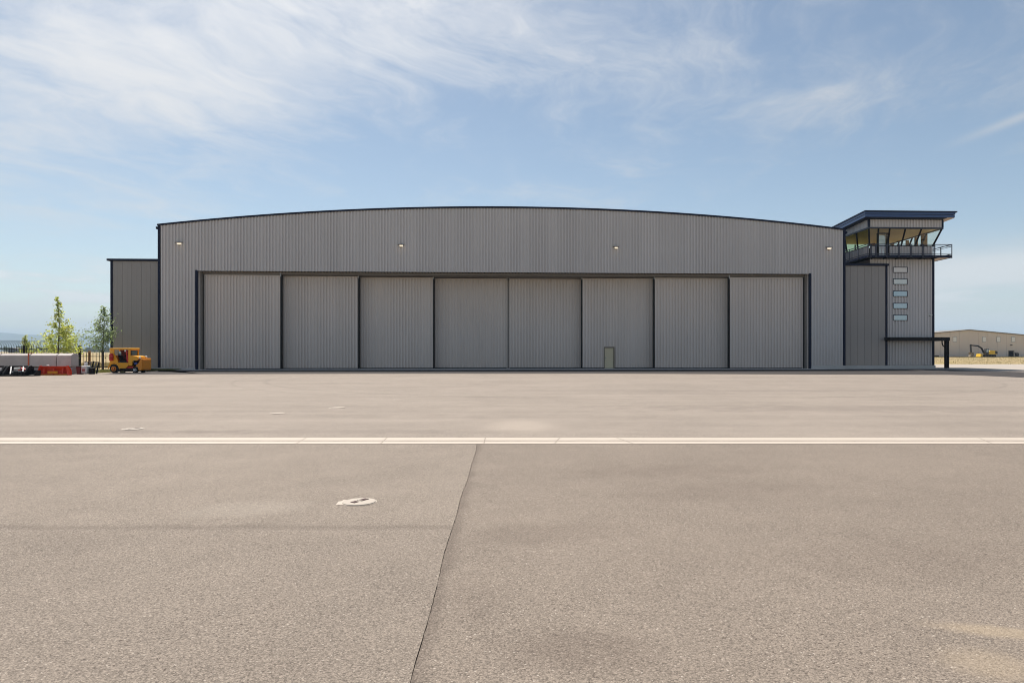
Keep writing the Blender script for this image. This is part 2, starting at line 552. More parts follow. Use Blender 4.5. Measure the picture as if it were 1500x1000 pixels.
def paint_mat():
    m = bpy.data.materials.new('worn white line paint')
    m.use_nodes = True
    t = NT(m.node_tree)
    b = t.n['Principled BSDF']
    w = t.wpos()
    x, y, z = t.sep(w)
    lo = t.noise(w, 0.8, 4, 0.6)
    wear = t.math('ADD', t.noise(w, 45, 4, 0.8), t.math('MULTIPLY', lo, 0.35))
    f = t.ramp(wear, 0.72, 0.95)
    col = t.mix(f, t.scalec((0.42, 0.365, 0.305), t.math('ADD', 0.88, t.math('MULTIPLY', lo, 0.2))), (0.30, 0.26, 0.22))
    t.put(b.inputs['Base Color'], col)
    b.inputs['Roughness'].default_value = 0.75
    t.put(b.inputs['Normal'], t.bump(t.noise(w, 60, 3, 0.7), 0.3, 0.005))
    return m


M_PAINT = paint_mat()


def ground_mat():
    """dry grassland: straw, with greener and bare patches"""
    m = bpy.data.materials.new('dry grassland')
    m.use_nodes = True
    t = NT(m.node_tree)
    b = t.n['Principled BSDF']
    w = t.wpos()
    a = t.ramp(t.noise(w, 0.018, 5, 0.6), 0.4, 0.62)
    c = t.ramp(t.noise(w, 0.25, 5, 0.65), 0.42, 0.68)
    d = t.noise(w, 4.0, 4, 0.7)
    col = t.mix(c, (0.33, 0.25, 0.14), (0.25, 0.22, 0.08))
    col = t.mix(t.math('MULTIPLY', a, 0.45), col, (0.33, 0.26, 0.17))
    col = t.scalec(col, t.math('ADD', 0.72, t.math('MULTIPLY', d, 0.5)))
    t.put(b.inputs['Base Color'], col)
    b.inputs['Roughness'].default_value = 1.0
    b.inputs['Specular IOR Level'].default_value = 0.1
    t.put(b.inputs['Normal'], t.bump(d, 0.5, 0.1))
    return m


M_GROUND = ground_mat()
M_HILL = mat('forested hill', (0.05, 0.065, 0.045), 1.0, 0, 0.1, 0.4, 0.003)
M_GRAVEL = mat('grey gravel', (0.30, 0.27, 0.24), 0.95, 0, 0.2, 0.3, 12, 0.8, 40)
M_PALE = mat('bleached concrete apron', (0.345, 0.31, 0.27), 0.9, 0, 0.2, 0.1, 0.3)


# ------------------------------------------------------------------ mesh helpers
class MB:
    def __init__(self):
        self.v, self.f = [], []

    def add(self, verts, faces):
        o = len(self.v)
        self.v += [tuple(p) for p in verts]
        self.f += [tuple(i + o for i in q) for q in faces]
        return self

    def box(self, a, b):
        x0, y0, z0 = (min(a[i], b[i]) for i in range(3))
        x1, y1, z1 = (max(a[i], b[i]) for i in range(3))
        return self.add([(x0, y0, z0), (x1, y0, z0), (x1, y1, z0), (x0, y1, z0),
                         (x0, y0, z1), (x1, y0, z1), (x1, y1, z1), (x0, y1, z1)],
                        [(0, 3, 2, 1), (4, 5, 6, 7), (0, 1, 5, 4), (1, 2, 6, 5), (2, 3, 7, 6), (3, 0, 4, 7)])

    def cham(self, a, b, c):
        """box with chamfered edges"""
        bm = bmesh.new()
        bmesh.ops.create_cube(bm, size=1)
        ce = [(a[i] + b[i]) / 2 for i in range(3)]
        sz = [abs(a[i] - b[i]) for i in range(3)]
        for v in bm.verts:
            v.co = Vector([ce[i] + v.co[i] * sz[i] for i in range(3)])
        bmesh.ops.bevel(bm, geom=bm.edges[:], offset=c, segments=1, affect='EDGES')
        bm.verts.index_update()
        self.add([v.co[:] for v in bm.verts], [[v.index for v in f.verts] for f in bm.faces])
        bm.free()
        return self

    def hexa(self, p):
        """8 points: bottom loop 0-3, top loop 4-7"""
        return self.add(p, [(0, 3, 2, 1), (4, 5, 6, 7), (0, 1, 5, 4), (1, 2, 6, 5), (2, 3, 7, 6), (3, 0, 4, 7)])

    def prism(self, poly, vec):
        """extrude a planar polygon (3-D points) along vec"""
        n = len(poly)
        vec = Vector(vec)
        vs = [Vector(p) for p in poly] + [Vector(p) + vec for p in poly]
        fs = [tuple(range(n))[::-1], tuple(range(n, 2 * n))]
        fs += [(i, (i + 1) % n, n + (i + 1) % n, n + i) for i in range(n)]
        return self.add(vs, fs)

    def bar(self, a, b, w, h=None, up=(0, 0, 1)):
        """square bar from a to b"""
        a, b = Vector(a), Vector(b)
        h = h or w
        d = (b - a).normalized()
        s = d.cross(Vector(up))
        if s.length < 1e-4:
            s = d.cross(Vector((0, 1, 0)))
        s.normalize()
        u = s.cross(d)
        s, u = s * w / 2, u * h / 2
        return self.hexa([a - s - u, a + s - u, b + s - u, b - s - u, a - s + u, a + s + u, b + s + u, b - s + u])

    def tube(self, pts, radii, n=8, cap=True):
        pts = [Vector(p) for p in pts]
        if not isinstance(radii, (list, tuple)):
            radii = [radii] * len(pts)
        vs, fs = [], []
        ref = Vector((0.3, 0.9, 0.2))
        for i, p in enumerate(pts):
            d = (pts[min(i + 1, len(pts) - 1)] - pts[max(i - 1, 0)]).normalized()
            s = d.cross(ref)
            if s.length < 1e-3:
                s = d.cross(Vector((1, 0, 0)))
            s.normalize()
            u = s.cross(d)
            for k in range(n):
                a = 2 * math.pi * k / n
                vs.append(p + (s * math.cos(a) + u * math.sin(a)) * radii[i])
        for i in range(len(pts) - 1):
            for k in range(n):
                fs.append((i * n + k, i * n + (k + 1) % n, (i + 1) * n + (k + 1) % n, (i + 1) * n + k))
        if cap:
            fs.append(tuple(range(n))[::-1])
            fs.append(tuple(range((len(pts) - 1) * n, len(pts) * n)))
        return self.add(vs, fs)

    def lathe(self, o, axis, prof, n=20):
        """revolve (r, h) pairs about axis through o"""
        axis = Vector(axis).normalized()
        s = axis.cross(Vector((0.2, 0.3, 0.93))).normalized()
        u = axis.cross(s)
        o = Vector(o)
        vs, fs = [], []
        for (r, h) in prof:
            for k in range(n):
                a = 2 * math.pi * k / n
                vs.append(o + axis * h + (s * math.cos(a) + u * math.sin(a)) * r)
        for i in range(len(prof) - 1):
            for k in range(n):
                fs.append((i * n + k, i * n + (k + 1) % n, (i + 1) * n + (k + 1) % n, (i + 1) * n + k))
        fs.append(tuple(range(n))[::-1])
        fs.append(tuple(range((len(prof) - 1) * n, len(prof) * n)))
        return self.add(vs, fs)

    def build(self, name, material, parent=None, smooth=False, bevel=0.0):
        me = bpy.data.meshes.new(name)
        me.from_pydata(self.v, [], self.f)
        bm = bmesh.new()
        bm.from_mesh(me)
        bmesh.ops.recalc_face_normals(bm, faces=bm.faces[:])
        bm.to_mesh(me)
        bm.free()
        me.materials.append(material)
        if smooth:
            for p in me.polygons:
                p.use_smooth = True
        o = bpy.data.objects.new(name, me)
        COL.objects.link(o)
        if parent is not None:
            o.parent = parent
            o.matrix_parent_inverse = Matrix.Translation(-abs_loc(parent))
        if bevel:
            bv = o.modifiers.new('bevel', 'BEVEL')
            bv.width = bevel
            bv.segments = 2
            bv.limit_method = 'ANGLE'
        return o


def abs_loc(o):
    l = Vector(o.location)
    p = o.parent
    # parts are built in world coordinates with the thing's Empty unrotated; meshes carry no location of their own
    return l + (abs_loc(p) if p is not None and o.type == 'EMPTY' else Vector()) if o.type == 'EMPTY' else \
        (Vector())


def thing(name, label, cat, loc, group=None):
    o = bpy.data.objects.new(name, None)
    o.empty_display_size = 0.3
    COL.objects.link(o)
    o.location = loc
    o['label'] = label
    o['category'] = cat
    if group:
        o['group'] = group
    return o


def tag(o, label=None, cat=None, group=None, kind=None):
    if label:
        o['label'] = label
    if cat:
        o['category'] = cat
    if group:
        o['group'] = group
    if kind:
        o['kind'] = kind
    return o


def struct(o, label=None):
    o['kind'] = 'structure'
    if label:
        o['label'] = label
    return o


def copy_tree(o, parent=None):
    c = o.copy()
    COL.objects.link(c)
    if parent is not None:
        c.parent = parent
        c.matrix_parent_inverse = o.matrix_parent_inverse.copy()
    for ch in list(o.children):
        copy_tree(ch, c)
    return c


def sheet(name, pts, z, material):
    mb = MB()
    mb.add([(p[0], p[1], z) for p in pts], [tuple(range(len(pts)))])
    return mb.build(name, material)


# ------------------------------------------------------------------ ground, pavements
FAR = 12500
g = MB()
# one sheet to the horizon, finer near the camera
xs = [-FAR, -3000, -600, -150, 0, 150, 600, 3000, FAR]
ys = [-900, -100, 0, 150, 600, 2500, 6000, FAR]
g.add([(x, y, -0.10) for y in ys for x in xs],
      [(j * 9 + i, j * 9 + i + 1, (j + 1) * 9 + i + 1, (j + 1) * 9 + i) for j in range(7) for i in range(8)])
struct(g.build('ground', M_GROUND))

# camera-aligned apron: joint filler below, three asphalt slabs with an open joint between them
base = MB()
q = [C2W(-90, -12), C2W(90, -12), C2W(90, 20), C2W(-90, 20)]
base.add([(p.x, p.y, -0.012) for p in q], [(0, 1, 2, 3)])
struct(base.build('joint_filler', M_BASE))
F_LINE0, F_LINE1 = 12.94, 13.86          # the double line, metres ahead


def slab(name, left, right, material, thick=0.03):
    """left and right outlines run away from the camera"""
    pts = left + right[::-1]
    mb = MB()
    n = len(pts)
    top = [(p.x, p.y, 0.0) for p in pts]
    bot = [(p.x, p.y, -thick) for p in pts]
    fs = []
    m = len(left)
    for i in range(m - 1):
        fs.append((i, n - 1 - i, n - 2 - i, i + 1))
    fs += [(i, (i + 1) % n, n + (i + 1) % n, n + i) for i in range(n)]
    mb.add(top + bot, fs)
    return struct(mb.build(name, material))


def joint(f):
    """right-hand coordinate of the paving joint, ragged"""
    r = -0.083 * f - 0.495
    return r


jl, jr, ll, rr = [], [], [], []
f = -10.0
rj = random.Random(3)
while f < F_LINE0 - 0.02:
    w1, w2 = rj.uniform(-0.005, 0.001), rj.uniform(-0.001, 0.005)
    wob = 0.012 * math.sin(f * 0.7) + 0.006 * math.sin(f * 2.7 + 1)
    c = joint(f) + wob
    jl.append(C2W(c - 0.001 + w1, f))
    jr.append(C2W(c + 0.001 + w2, f))
    ll.append(C2W(-80, f))
    rr.append(C2W(80, f))
    f += 0.09 if f > 2 else 1.0
for L, r_ in ((jl, joint(12.9) - 0.006), (jr, joint(12.9) + 0.008), (ll, -80), (rr, 80)):
    L.append(C2W(r_, F_LINE0 - 0.012))
slab('asphalt_pavement', ll, jl, M_ASPL)
slab('asphalt_pavement', jr, rr, M_ASPR)
# apron beyond the line (its own slab starts at the near edge of the line)
near_edge = [C2W(-80 + i * 16, F_LINE0) for i in range(11)]
far_y = 55.2
far_edge = [Vector((-95 + i * 19, far_y + 3, 0)) for i in range(11)]
slab('apron_pavement', near_edge, far_edge, M_ASPF)

# double white line: two stripes, cut by two skewed cracks
cracks = [(-5.0, -0.15), (-3.40, -0.11), (-1.44, -0.07), (-0.1, 0.1), (1.4, -0.25), (8.2, 0.3)]     # right-coordinate, skew over the width


def stripe(f0, f1):
    mb = MB()
    edges = [(-80.0, 0.0)] + sorted((c for c in cracks)) + [(80.0, 0.0)]
    for (a, sa), (b, sb) in zip(edges, edges[1:]):
        k0 = (f0 - F_LINE0) / (F_LINE1 - F_LINE0)
        k1 = (f1 - F_LINE0) / (F_LINE1 - F_LINE0)
        ga, gb = 0.009, 0.009
        pa = [(a + sa * k0 + ga, f0), (b + sb * k0 - gb, f0), (b + sb * k1 - gb, f1), (a + sa * k1 + ga, f1)]
        nseg = max(1, int((b - a) / 0.22))
        rows = []
        for i in range(nseg + 1):
            t_ = i / nseg
            r0 = pa[0][0] + (pa[1][0] - pa[0][0]) * t_
            r1 = pa[3][0] + (pa[2][0] - pa[3][0]) * t_
            j0, j1 = rj.uniform(-0.008, 0.008), rj.uniform(-0.008, 0.008)
            rows.append((C2W(r0, f0 + j0, 0.004), C2W(r1, f1 + j1, 0.004)))
        vs = [p for row in rows for p in row]
        mb.add(vs, [(2 * i, 2 * i + 2, 2 * i + 3, 2 * i + 1) for i in range(nseg)])
    return mb


struct(stripe(F_LINE0 + 0.02, 13.31).build('painted_line', M_PAINT))
struct(stripe(13.43, F_LINE1).build('painted_line', M_PAINT))

# dark asphalt strip along the front of the hangar, swinging towards the camera on the right
ZS = 0.004
near = [G(140, 548.6), G(300, 547.8), G(600, 547.2), G(900, 547.2), G(1200, 548.3), G(1390, 548.8), G(1430, 549.8), G(1500, 553.0), G(1620, 561)]
farr = [Vector((G(140, 548.2).x, 64.0, 0)), Vector((-35, 64.0, 0)), Vector((-15, 64.0, 0)), Vector((5, 64.0, 0)), Vector((26, 64.0, 0)),
        Vector((PX(1385, 64), 64.0, 0)), G(1430, 542.6), G(1500, 544.8), G(1620, 549)]
mb = MB()
n = len(near)
mb.add([(p.x, p.y, ZS) for p in near] + [(p.x, p.y, ZS) for p in farr],
       [(i, i + 1, n + i + 1, n + i) for i in range(n - 1)])
struct(mb.build('asphalt_strip', M_ASPD))
# pale concrete to the right of and behind the strip
sheet_pts = [Vector((26, 58.5)), Vector((140, 30)), Vector((150, 92)), Vector((26, 88))]
struct(sheet('concrete_apron', sheet_pts, -0.008, M_PALE))
# door sill slab
XL, XR = PX(289, 66.0), PX(1185.5, 66.0)
mb = MB().box((XL - 1.0, 64.1, -0.1), (XR + 1.0, 70.5, 0.02))
struct(mb.build('concrete_slab', M_CONC))
# gravel edge at the foot of the left wall
mb = MB().box((PX(150, 66), 64.6, -0.1), (XL - 1.05, 66.3, 0.01))
struct(mb.build('gravel_strip', M_GRAVEL))
# yard behind the dark strip on the left
struct(sheet('yard', [G(-260, 560), G(141, 548.2), Vector((G(140, 548.2).x + 0.4, 60, 0)), Vector((-70, 62, 0))], -0.006, M_ASPF))


# ------------------------------------------------------------------ hills, haze
def ridge(name, Y, prof, depth, material, seed, amp):
    mb = MB()
    cols = 220
    rowsn = 10
    vs = []
    x0, x1 = prof[0][0], prof[-1][0]
    for j in range(rowsn + 1):
        for i in range(cols + 1):
            px = x0 + (x1 - x0) * i / cols
            for (a, ha), (b, hb) in zip(prof, prof[1:]):
                if a <= px <= b:
                    k = (px - a) / (b - a)
                    k = k * k * (3 - 2 * k)
                    py = ha + (hb - ha) * k
                    break
            X = PX(px, Y)
            t_ = Y / dirv(px)[1]
            h = (HY - py) / F * t_ + CAMH
            s = j / rowsn
            hh = h * math.sin(min(1, s * 1.25) * math.pi / 2) if s < 0.8 else h * (1 - (s - 0.8) * 1.5)
            nn = mnoise.fractal(Vector((X * 0.0012 + seed, s * 2.0, 0.3)), 1.0, 2.0, 5)
            hh += amp * nn * min(1, h / 80) * (0.3 + 0.7 * s)
            vs.append((X, Y - depth + depth * s, max(hh, -0.3) if s > 0 else -0.5))
    w = cols + 1
    mb.add(vs, [(j * w + i, j * w + i + 1, (j + 1) * w + i + 1, (j + 1) * w + i) for j in range(rowsn) for i in range(cols)])
    return struct(mb.build(name, material, None, True))


ridge('hills', 9200, [(-700, 505), (-300, 488), (-60, 482.0), (0, 484), (40, 488), (80, 491), (105, 491.5), (150, 493), (240, 496),
                      (420, 503), (560, 511), (640, 514)], 2200, M_HILL, 1.3, 9)
ridge('hills', 10300, [(1200, 515), (1330, 513.6), (1400, 512.0), (1500, 511.6), (1700, 508), (2000, 509), (2300, 514.5)], 1500, M_HILL, 5.1, 5)


def haze():
    m = bpy.data.materials.new('pale haze')
    m.use_nodes = True
    t = NT(m.node_tree)
    t.n.clear()
    v = t.new('ShaderNodeVolumePrincipled')
    v.inputs['Color'].default_value = (0.63, 0.82, 1.0, 1)
    v.inputs['Density'].default_value = 1.5e-4
    o = t.new('ShaderNodeOutputMaterial')
    t.l.new(v.outputs[0], o.inputs['Volume'])
    mb = MB().box((-13500, -1000, -1.2), (13500, 13500, 340))
    h = mb.build('haze', m)
    h['kind'] = 'stuff'
    return h


haze()


# ------------------------------------------------------------------ ribbed steel cladding
PITCH = 0.30
RIB = ((0.0, 0.0), (0.12, 0.0), (0.15, 0.085), (0.27, 0.085), (0.30, 0.0))     # one rib: position, proud


def rib_panel(name, material, parent, o, d, nrm, s0, s1, zb, zt, phase=0.0):
    """vertical ribbed sheet from s0 to s1 along d (2-D), proud along nrm; zb, zt functions of s"""
    ss = []
    k = math.floor((s0 - phase) / PITCH)
    while True:
        bs = phase + k * PITCH
        if bs > s1 + 1e-6:
            break
        for (a, h) in RIB[:-1]:
            if s0 + 1e-5 < bs + a < s1 - 1e-5:
                ss.append((bs + a, h))
        k += 1

    def hat(s):
        r = (s - phase) % PITCH
        for (a, ha), (b, hb) in zip(RIB, RIB[1:]):
            if a <= r <= b:
                return ha + (hb - ha) * (r - a) / (b - a)
        return 0.0
    ss = [(s0, hat(s0))] + ss + [(s1, hat(s1))]
    vs = []
    for (s, h) in ss:
        for zf in (zb, zt):
            vs.append((o[0] + d[0] * s + nrm[0] * h, o[1] + d[1] * s + nrm[1] * h, zf(s)))
    mb = MB().add(vs, [(2 * i, 2 * i + 2, 2 * i + 3, 2 * i + 1) for i in range(len(ss) - 1)])
    return mb.build(name, material, parent)


def rib_wall(name, material, parent, o, d, nrm, s0, s1, zb, zt, width=0.9):
    """a wall of separate ribbed sheets"""
    s = s0
    out = []
    while s < s1 - 0.02:
        e = min(s1, (math.floor(s / width + 1e-6) + 1) * width)
        out.append(rib_panel(name, material, parent, o, d, nrm, s, e, zb, zt))
        s = e
    return out


# ------------------------------------------------------------------ the hangar
YF = 66.0
HL, HR = PX(233.5, YF), PX(1236.5, YF)
arc_px = [(234, 328.5), (400, 314), (530, 307), (705, 303.3), (740, 303.4), (1000, 312.6), (1100, 320.5), (1236, 336)]
# circle-like arch: quadratic fit through the measured roof line
A3 = [[0] * 3 for _ in range(3)]
B3 = [0] * 3
for (px, py) in arc_px:
    p = P(px, py, YF)
    row = (1, p.x, p.x * p.x)
    for i in range(3):
        B3[i] += row[i] * p.z
        for j in range(3):
            A3[i][j] += row[i] * row[j]
sol = Matrix(A3).inverted() @ Vector(B3)


def roofz(x):
    return sol[0] + sol[1] * x + sol[2] * x * x


HEAD = 9.33
BACK = YF + 62
hangar = thing('hangar', 'wide grey ribbed steel hangar with an arched roof and eight tall sliding doors', 'hangar', ((HL + HR) / 2, YF, 0))
fr_o, fr_d, fr_n = (0, YF), (1, 0), (0, -1)
ztop = lambda s: roofz(s) - 0.10
rib_wall('wall_panel', M_CLAD, hangar, fr_o, fr_d, fr_n, HL + 0.12, XL, lambda s: 0.22, ztop)
rib_wall('wall_panel', M_CLAD, hangar, fr_o, fr_d, fr_n, XL, XR, lambda s: HEAD, ztop)
rib_wall('wall_panel', M_CLAD, hangar, fr_o, fr_d, fr_n, XR, HR - 0.12, lambda s: 0.34, ztop)
# concrete plinth under both piers
MB().box((HL + 0.02, YF - 0.07, -0.1), (XL - 0.16, YF + 0.35, 0.215)).build('plinth', M_CONC, hangar)
MB().box((XR + 0.16, YF - 0.12, -0.1), (HR + 0.02, YF + 0.35, 0.335)).build('plinth', M_CONC, hangar)
# inner lining behind the header, side and back walls
mb = MB()
N = 40
vs = []
for i in range(N + 1):
    x = HL + 0.1 + (HR - HL - 0.2) * i / N
    vs += [(x, YF + 0.16, HEAD + 0.02), (x, YF + 0.16, roofz(x) - 0.12)]
mb.add(vs, [(2 * i, 2 * i + 2, 2 * i + 3, 2 * i + 1) for i in range(N)])
mb.build('header_lining', M_DARK, hangar)
rib_wall('side_wall', M_CLAD, hangar, (HL + 0.02, YF + 0.1), (0, 1), (-1, 0), 0, 61.8, lambda s: 0.1, lambda s: roofz(HL) - 0.15, 9.0)
rib_wall('side_wall', M_CLAD, hangar, (HR - 0.02, YF + 0.1), (0, 1), (1, 0), 0, 61.8, lambda s: 0.1, lambda s: roofz(HR) - 0.15, 9.0)
mb = MB()
vs = []
for i in range(N + 1):
    x = HL + 0.1 + (HR - HL - 0.2) * i / N
    vs += [(x, BACK, 0), (x, BACK, roofz(x) - 0.12)]
mb.add(vs, [(2 * i, 2 * i + 2, 2 * i + 3, 2 * i + 1) for i in range(N)])
mb.build('back_wall', M_CLAD, hangar)
# arched roof shell and its navy eave trim
mb = MB()
vs = []
N = 64
for i in range(N + 1):
    x = HL - 0.12 + (HR - HL + 0.24) * i / N
    z = roofz(x)
    vs += [(x, YF - 0.02, z - 0.06), (x, YF - 0.02, z), (x, BACK + 0.2, z), (x, BACK + 0.2, z - 0.06)]
fs = []
for i in range(N):
    for k in range(4):
        fs.append((4 * i + k, 4 * i + (k + 1) % 4, 4 * i + 4 + (k + 1) % 4, 4 * i + 4 + k))
fs += [(0, 1, 2, 3), (4 * N + 3, 4 * N + 2, 4 * N + 1, 4 * N)]
mb.add(vs, fs)
mb.build('roof', M_ROOFBLUE, hangar, True)
mb = MB()
vs, fs = [], []
for i in range(N + 1):
    x = HL - 0.14 + (HR - HL + 0.28) * i / N
    z = roofz(x)
    vs += [(x, YF - 0.16, z - 0.13), (x, YF - 0.18, z + 0.03), (x, YF - 0.025, z + 0.03), (x, YF - 0.025, z - 0.13)]
for i in range(N):
    for k in range(4):
        fs.append((4 * i + k, 4 * i + (k + 1) % 4, 4 * i + 4 + (k + 1) % 4, 4 * i + 4 + k))
fs += [(0, 1, 2, 3), (4 * N + 3, 4 * N + 2, 4 * N + 1, 4 * N)]
mb.add(vs, fs)
mb.build('roof_trim', M_NAVY, hangar)
# corner trims
MB().box((HL - 0.10, YF - 0.11, 0.2), (HL + 0.12, YF + 0.095, roofz(HL) - 0.14)).build('corner_trim', M_NAVY, hangar)
MB().box((HR - 0.12, YF - 0.11, 0.34), (HR + 0.10, YF + 0.095, roofz(HR) - 0.14)).build('corner_trim', M_NAVY, hangar)
# gutter ends at both eaves
for (x, sgn) in ((HL, -1), (HR, 1)):
    z = roofz(x)
    MB().box((x + sgn * 0.12, YF + 0.05, z - 0.42), (x + sgn * 0.36, YF + 10, z - 0.20)).build('gutter', M_NAVY, hangar)

# door opening: jambs, head flashing, tracks
for (x, sgn) in ((XL, 1), (XR, -1)):
    MB().box((x - sgn * 0.14, YF - 0.11, 0.02), (x + sgn * 0.06, YF + 0.10, HEAD + 0.06)).build('jamb_trim', M_NAVY, hangar)
    MB().box((x - sgn * 0.0, YF + 0.105, 0.021), (x + sgn * 0.05, YF + 0.50, HEAD)).build('jamb_lining', M_LEAF, hangar)
    MB().box((x + sgn * 0.0, YF + 0.51, 0.021), (x + sgn * 0.22, YF + 3.6, HEAD)).build('jamb_post', M_TRACK, hangar)
MB().box((XL + 0.06, YF + 0.05, HEAD - 0.012), (XR - 0.06, YF + 0.13, HEAD + 0.016)).build('head_flashing', M_DKSTEEL, hangar)
LY = [66.62, 67.37, 68.12, 68.87]                  # the four tracks, each leaf 0.42 m thick
TH = 0.42
for i, y in enumerate(LY):
    MB().box((XL + 0.23, y + 0.02, 9.10), (XR - 0.23, y + 0.16, 9.30)).build('door_track', M_TRACK, hangar)
    MB().box((XL + 0.23, y + 0.26, 9.10), (XR - 0.23, y + 0.40, 9.30)).build('door_track', M_TRACK, hangar)
MB().box((XL, YF + 0.17, HEAD + 0.05), (XR, 70.4, HEAD + 0.2)).build('head_soffit', M_DKSTEEL, hangar)
MB().box((XL, 70.3, 0.0), (XR, 70.4, HEAD + 0.04)).build('inner_screen', M_DARK, hangar)
# purlin ends hanging below the head, seen as a row of dots
mb = MB()
x = XL + 0.4
while x < XR - 0.4:
    mb.box((x, YF + 0.20, HEAD - 0.05), (x + 0.14, YF + 0.5, HEAD + 0.045))
    x += 0.30
o = mb.build('head_clip', M_OLDWOOD, hangar)
o['kind'] = 'stuff'

edge_l = [299.5, 412.0, 526.0, 636.0, 743.5]
edge_r = [745.1, 851.5, 957.5, 1067.5, 1176.0]
TOP = 9.04
leaf_no = 0
for k in range(8):
    if k < 4:
        y = LY[k]
        x1 = PX(edge_l[k + 1], y)
        x0 = PX(edge_l[0], y) if k == 0 else PX(edge_l[k], LY[k - 1]) - 0.45
    else:
        y = LY[7 - k]
        x0 = PX(edge_r[k - 4], y) if k > 4 else PX(745.1, y)
        x1 = PX(edge_r[4], y) if k == 7 else PX(edge_r[k - 3], LY[6 - k]) + 0.45
    body = MB().box((x0 + 0.07, y + 0.095, 0.06), (x1 - 0.07, y + TH - 0.02, TOP - 0.03))
    leaf = body.build('door_leaf', M_DKSTEEL, hangar)
    rib_wall('door_panel', M_LEAF, leaf, (x0, y + 0.09), (1, 0), (0, -1), 0.10, x1 - x0 - 0.10, lambda s: 0.10, lambda s: TOP - 0.10, 0.9)
    for xa in (x0, x1 - 0.095):
        dark = (k < 3 and xa > x0) or (k > 4 and xa == x0)
        MB().box((xa, y, 0.05), (xa + 0.095, y + 0.06, TOP)).build('edge_stile', M_BLACK if dark else M_LEAF, leaf)
        MB().box((xa + 0.002, y + 0.062, 0.05), (xa + 0.093, y + TH, TOP - 0.003)).build('end_cap', M_BLACK, leaf)
    MB().box((x0 + 0.098, y - 0.004, TOP - 0.095), (x1 - 0.098, y + TH, TOP)).build('top_rail', M_LEAF, leaf)
    MB().box((x0 + 0.098, y - 0.004, 0.04), (x1 - 0.098, y + 0.093, 0.096)).build('bottom_seal', M_RUBBER, leaf)
    bx = x1 - 0.12 if k < 4 else x0
    MB().box((bx, y - 0.03, TOP - 0.15), (bx + 0.12, y - 0.006, TOP + 0.22)).build('guide_bracket', M_STEELGREY, leaf)

# personnel door in the third leaf from the right
DX0, DX1, DY = PX(884.8, LY[2]), PX(900.0, LY[2]), LY[2]
fr = MB()
fr.box((DX0, DY - 0.10, 0.03), (DX0 + 0.07, DY + 0.09, 2.18))
fr.box((DX1 - 0.11, DY - 0.10, 0.03), (DX1, DY + 0.09, 2.18))
fr.box((DX0 + 0.071, DY - 0.10, 2.06), (DX1 - 0.111, DY + 0.05, 2.18))
dfr = fr.build('access_door', M_DOORFRAME, hangar)
MB().box((DX0 + 0.073, DY - 0.035, 0.045), (DX1 - 0.113, DY + 0.085, 2.055)).build('door_panel', M_DOORTAN, dfr, bevel=0.006)
hd = MB()
hd.lathe((DX0 + 0.17, DY - 0.035, 1.08), (0, -1, 0), ((0.035, 0), (0.035, 0.012), (0.014, 0.02), (0.014, 0.05), (0.032, 0.055), (0.03, 0.085)), 12)
hd.box((DX0 + 0.135, DY - 0.045, 0.98), (DX0 + 0.205, DY - 0.036, 1.17))
hd.build('handle', M_STEELGREY, dfr)


# wall lamps high on the hangar front
def wall_lamp(px, py, label, Y=YF, scale=1.0, lit=True, group='lit wall lamps on the hangar front'):
    p = P(px, py, Y)
    o = thing('wall_lamp', label, 'wall lamp', (p.x, Y, p.z), group)
    s = scale
    x, z = p.x, p.z
    MB().box((x - 0.12 * s, Y - 0.125, z - 0.13 * s), (x + 0.12 * s, Y - 0.087, z + 0.13 * s)).build('back_plate', M_BROWNMETAL, o)
    hood = MB()
    prof = [(x - 0.30 * s, Y - 0.13, z + 0.10 * s), (x + 0.30 * s, Y - 0.13, z + 0.10 * s), (x + 0.26 * s, Y - 0.52 * s, z + 0.03 * s), (x - 0.26 * s, Y - 0.52 * s, z + 0.03 * s)]
    top = [(v[0], v[1], v[2] + 0.07 * s) for v in prof]
    hood.hexa(prof + top)
    hood.build('lamp_hood', M_BROWNMETAL if lit else M_WHITE, o)
    lens = MB()
    lens.hexa([(x - 0.10 * s, Y - 0.14, z - 0.07 * s), (x + 0.17 * s, Y - 0.14, z - 0.07 * s), (x + 0.17 * s, Y - 0.44 * s, z - 0.05 * s), (x - 0.10 * s, Y - 0.44 * s, z - 0.05 * s),
               (x - 0.10 * s, Y - 0.14, z + 0.098 * s), (x + 0.17 * s, Y - 0.14, z + 0.098 * s), (x + 0.17 * s, Y - 0.47 * s, z + 0.035 * s), (x - 0.10 * s, Y - 0.47 * s, z + 0.035 * s)])
    lens.build('lens', M_LAMP if lit else M_WHITE, o)
    return o


wall_lamp(264, 357.5, 'lit wall lamp at the far left end of the hangar front')
wall_lamp(588, 360.5, 'lit wall lamp above the joint of the third and second left door leaves')
wall_lamp(901.5, 363.5, 'lit wall lamp on the hangar front above the small tan door')
wall_lamp(1212.5, 364.5, 'lit wall lamp on the hangar front nearest the control tower')


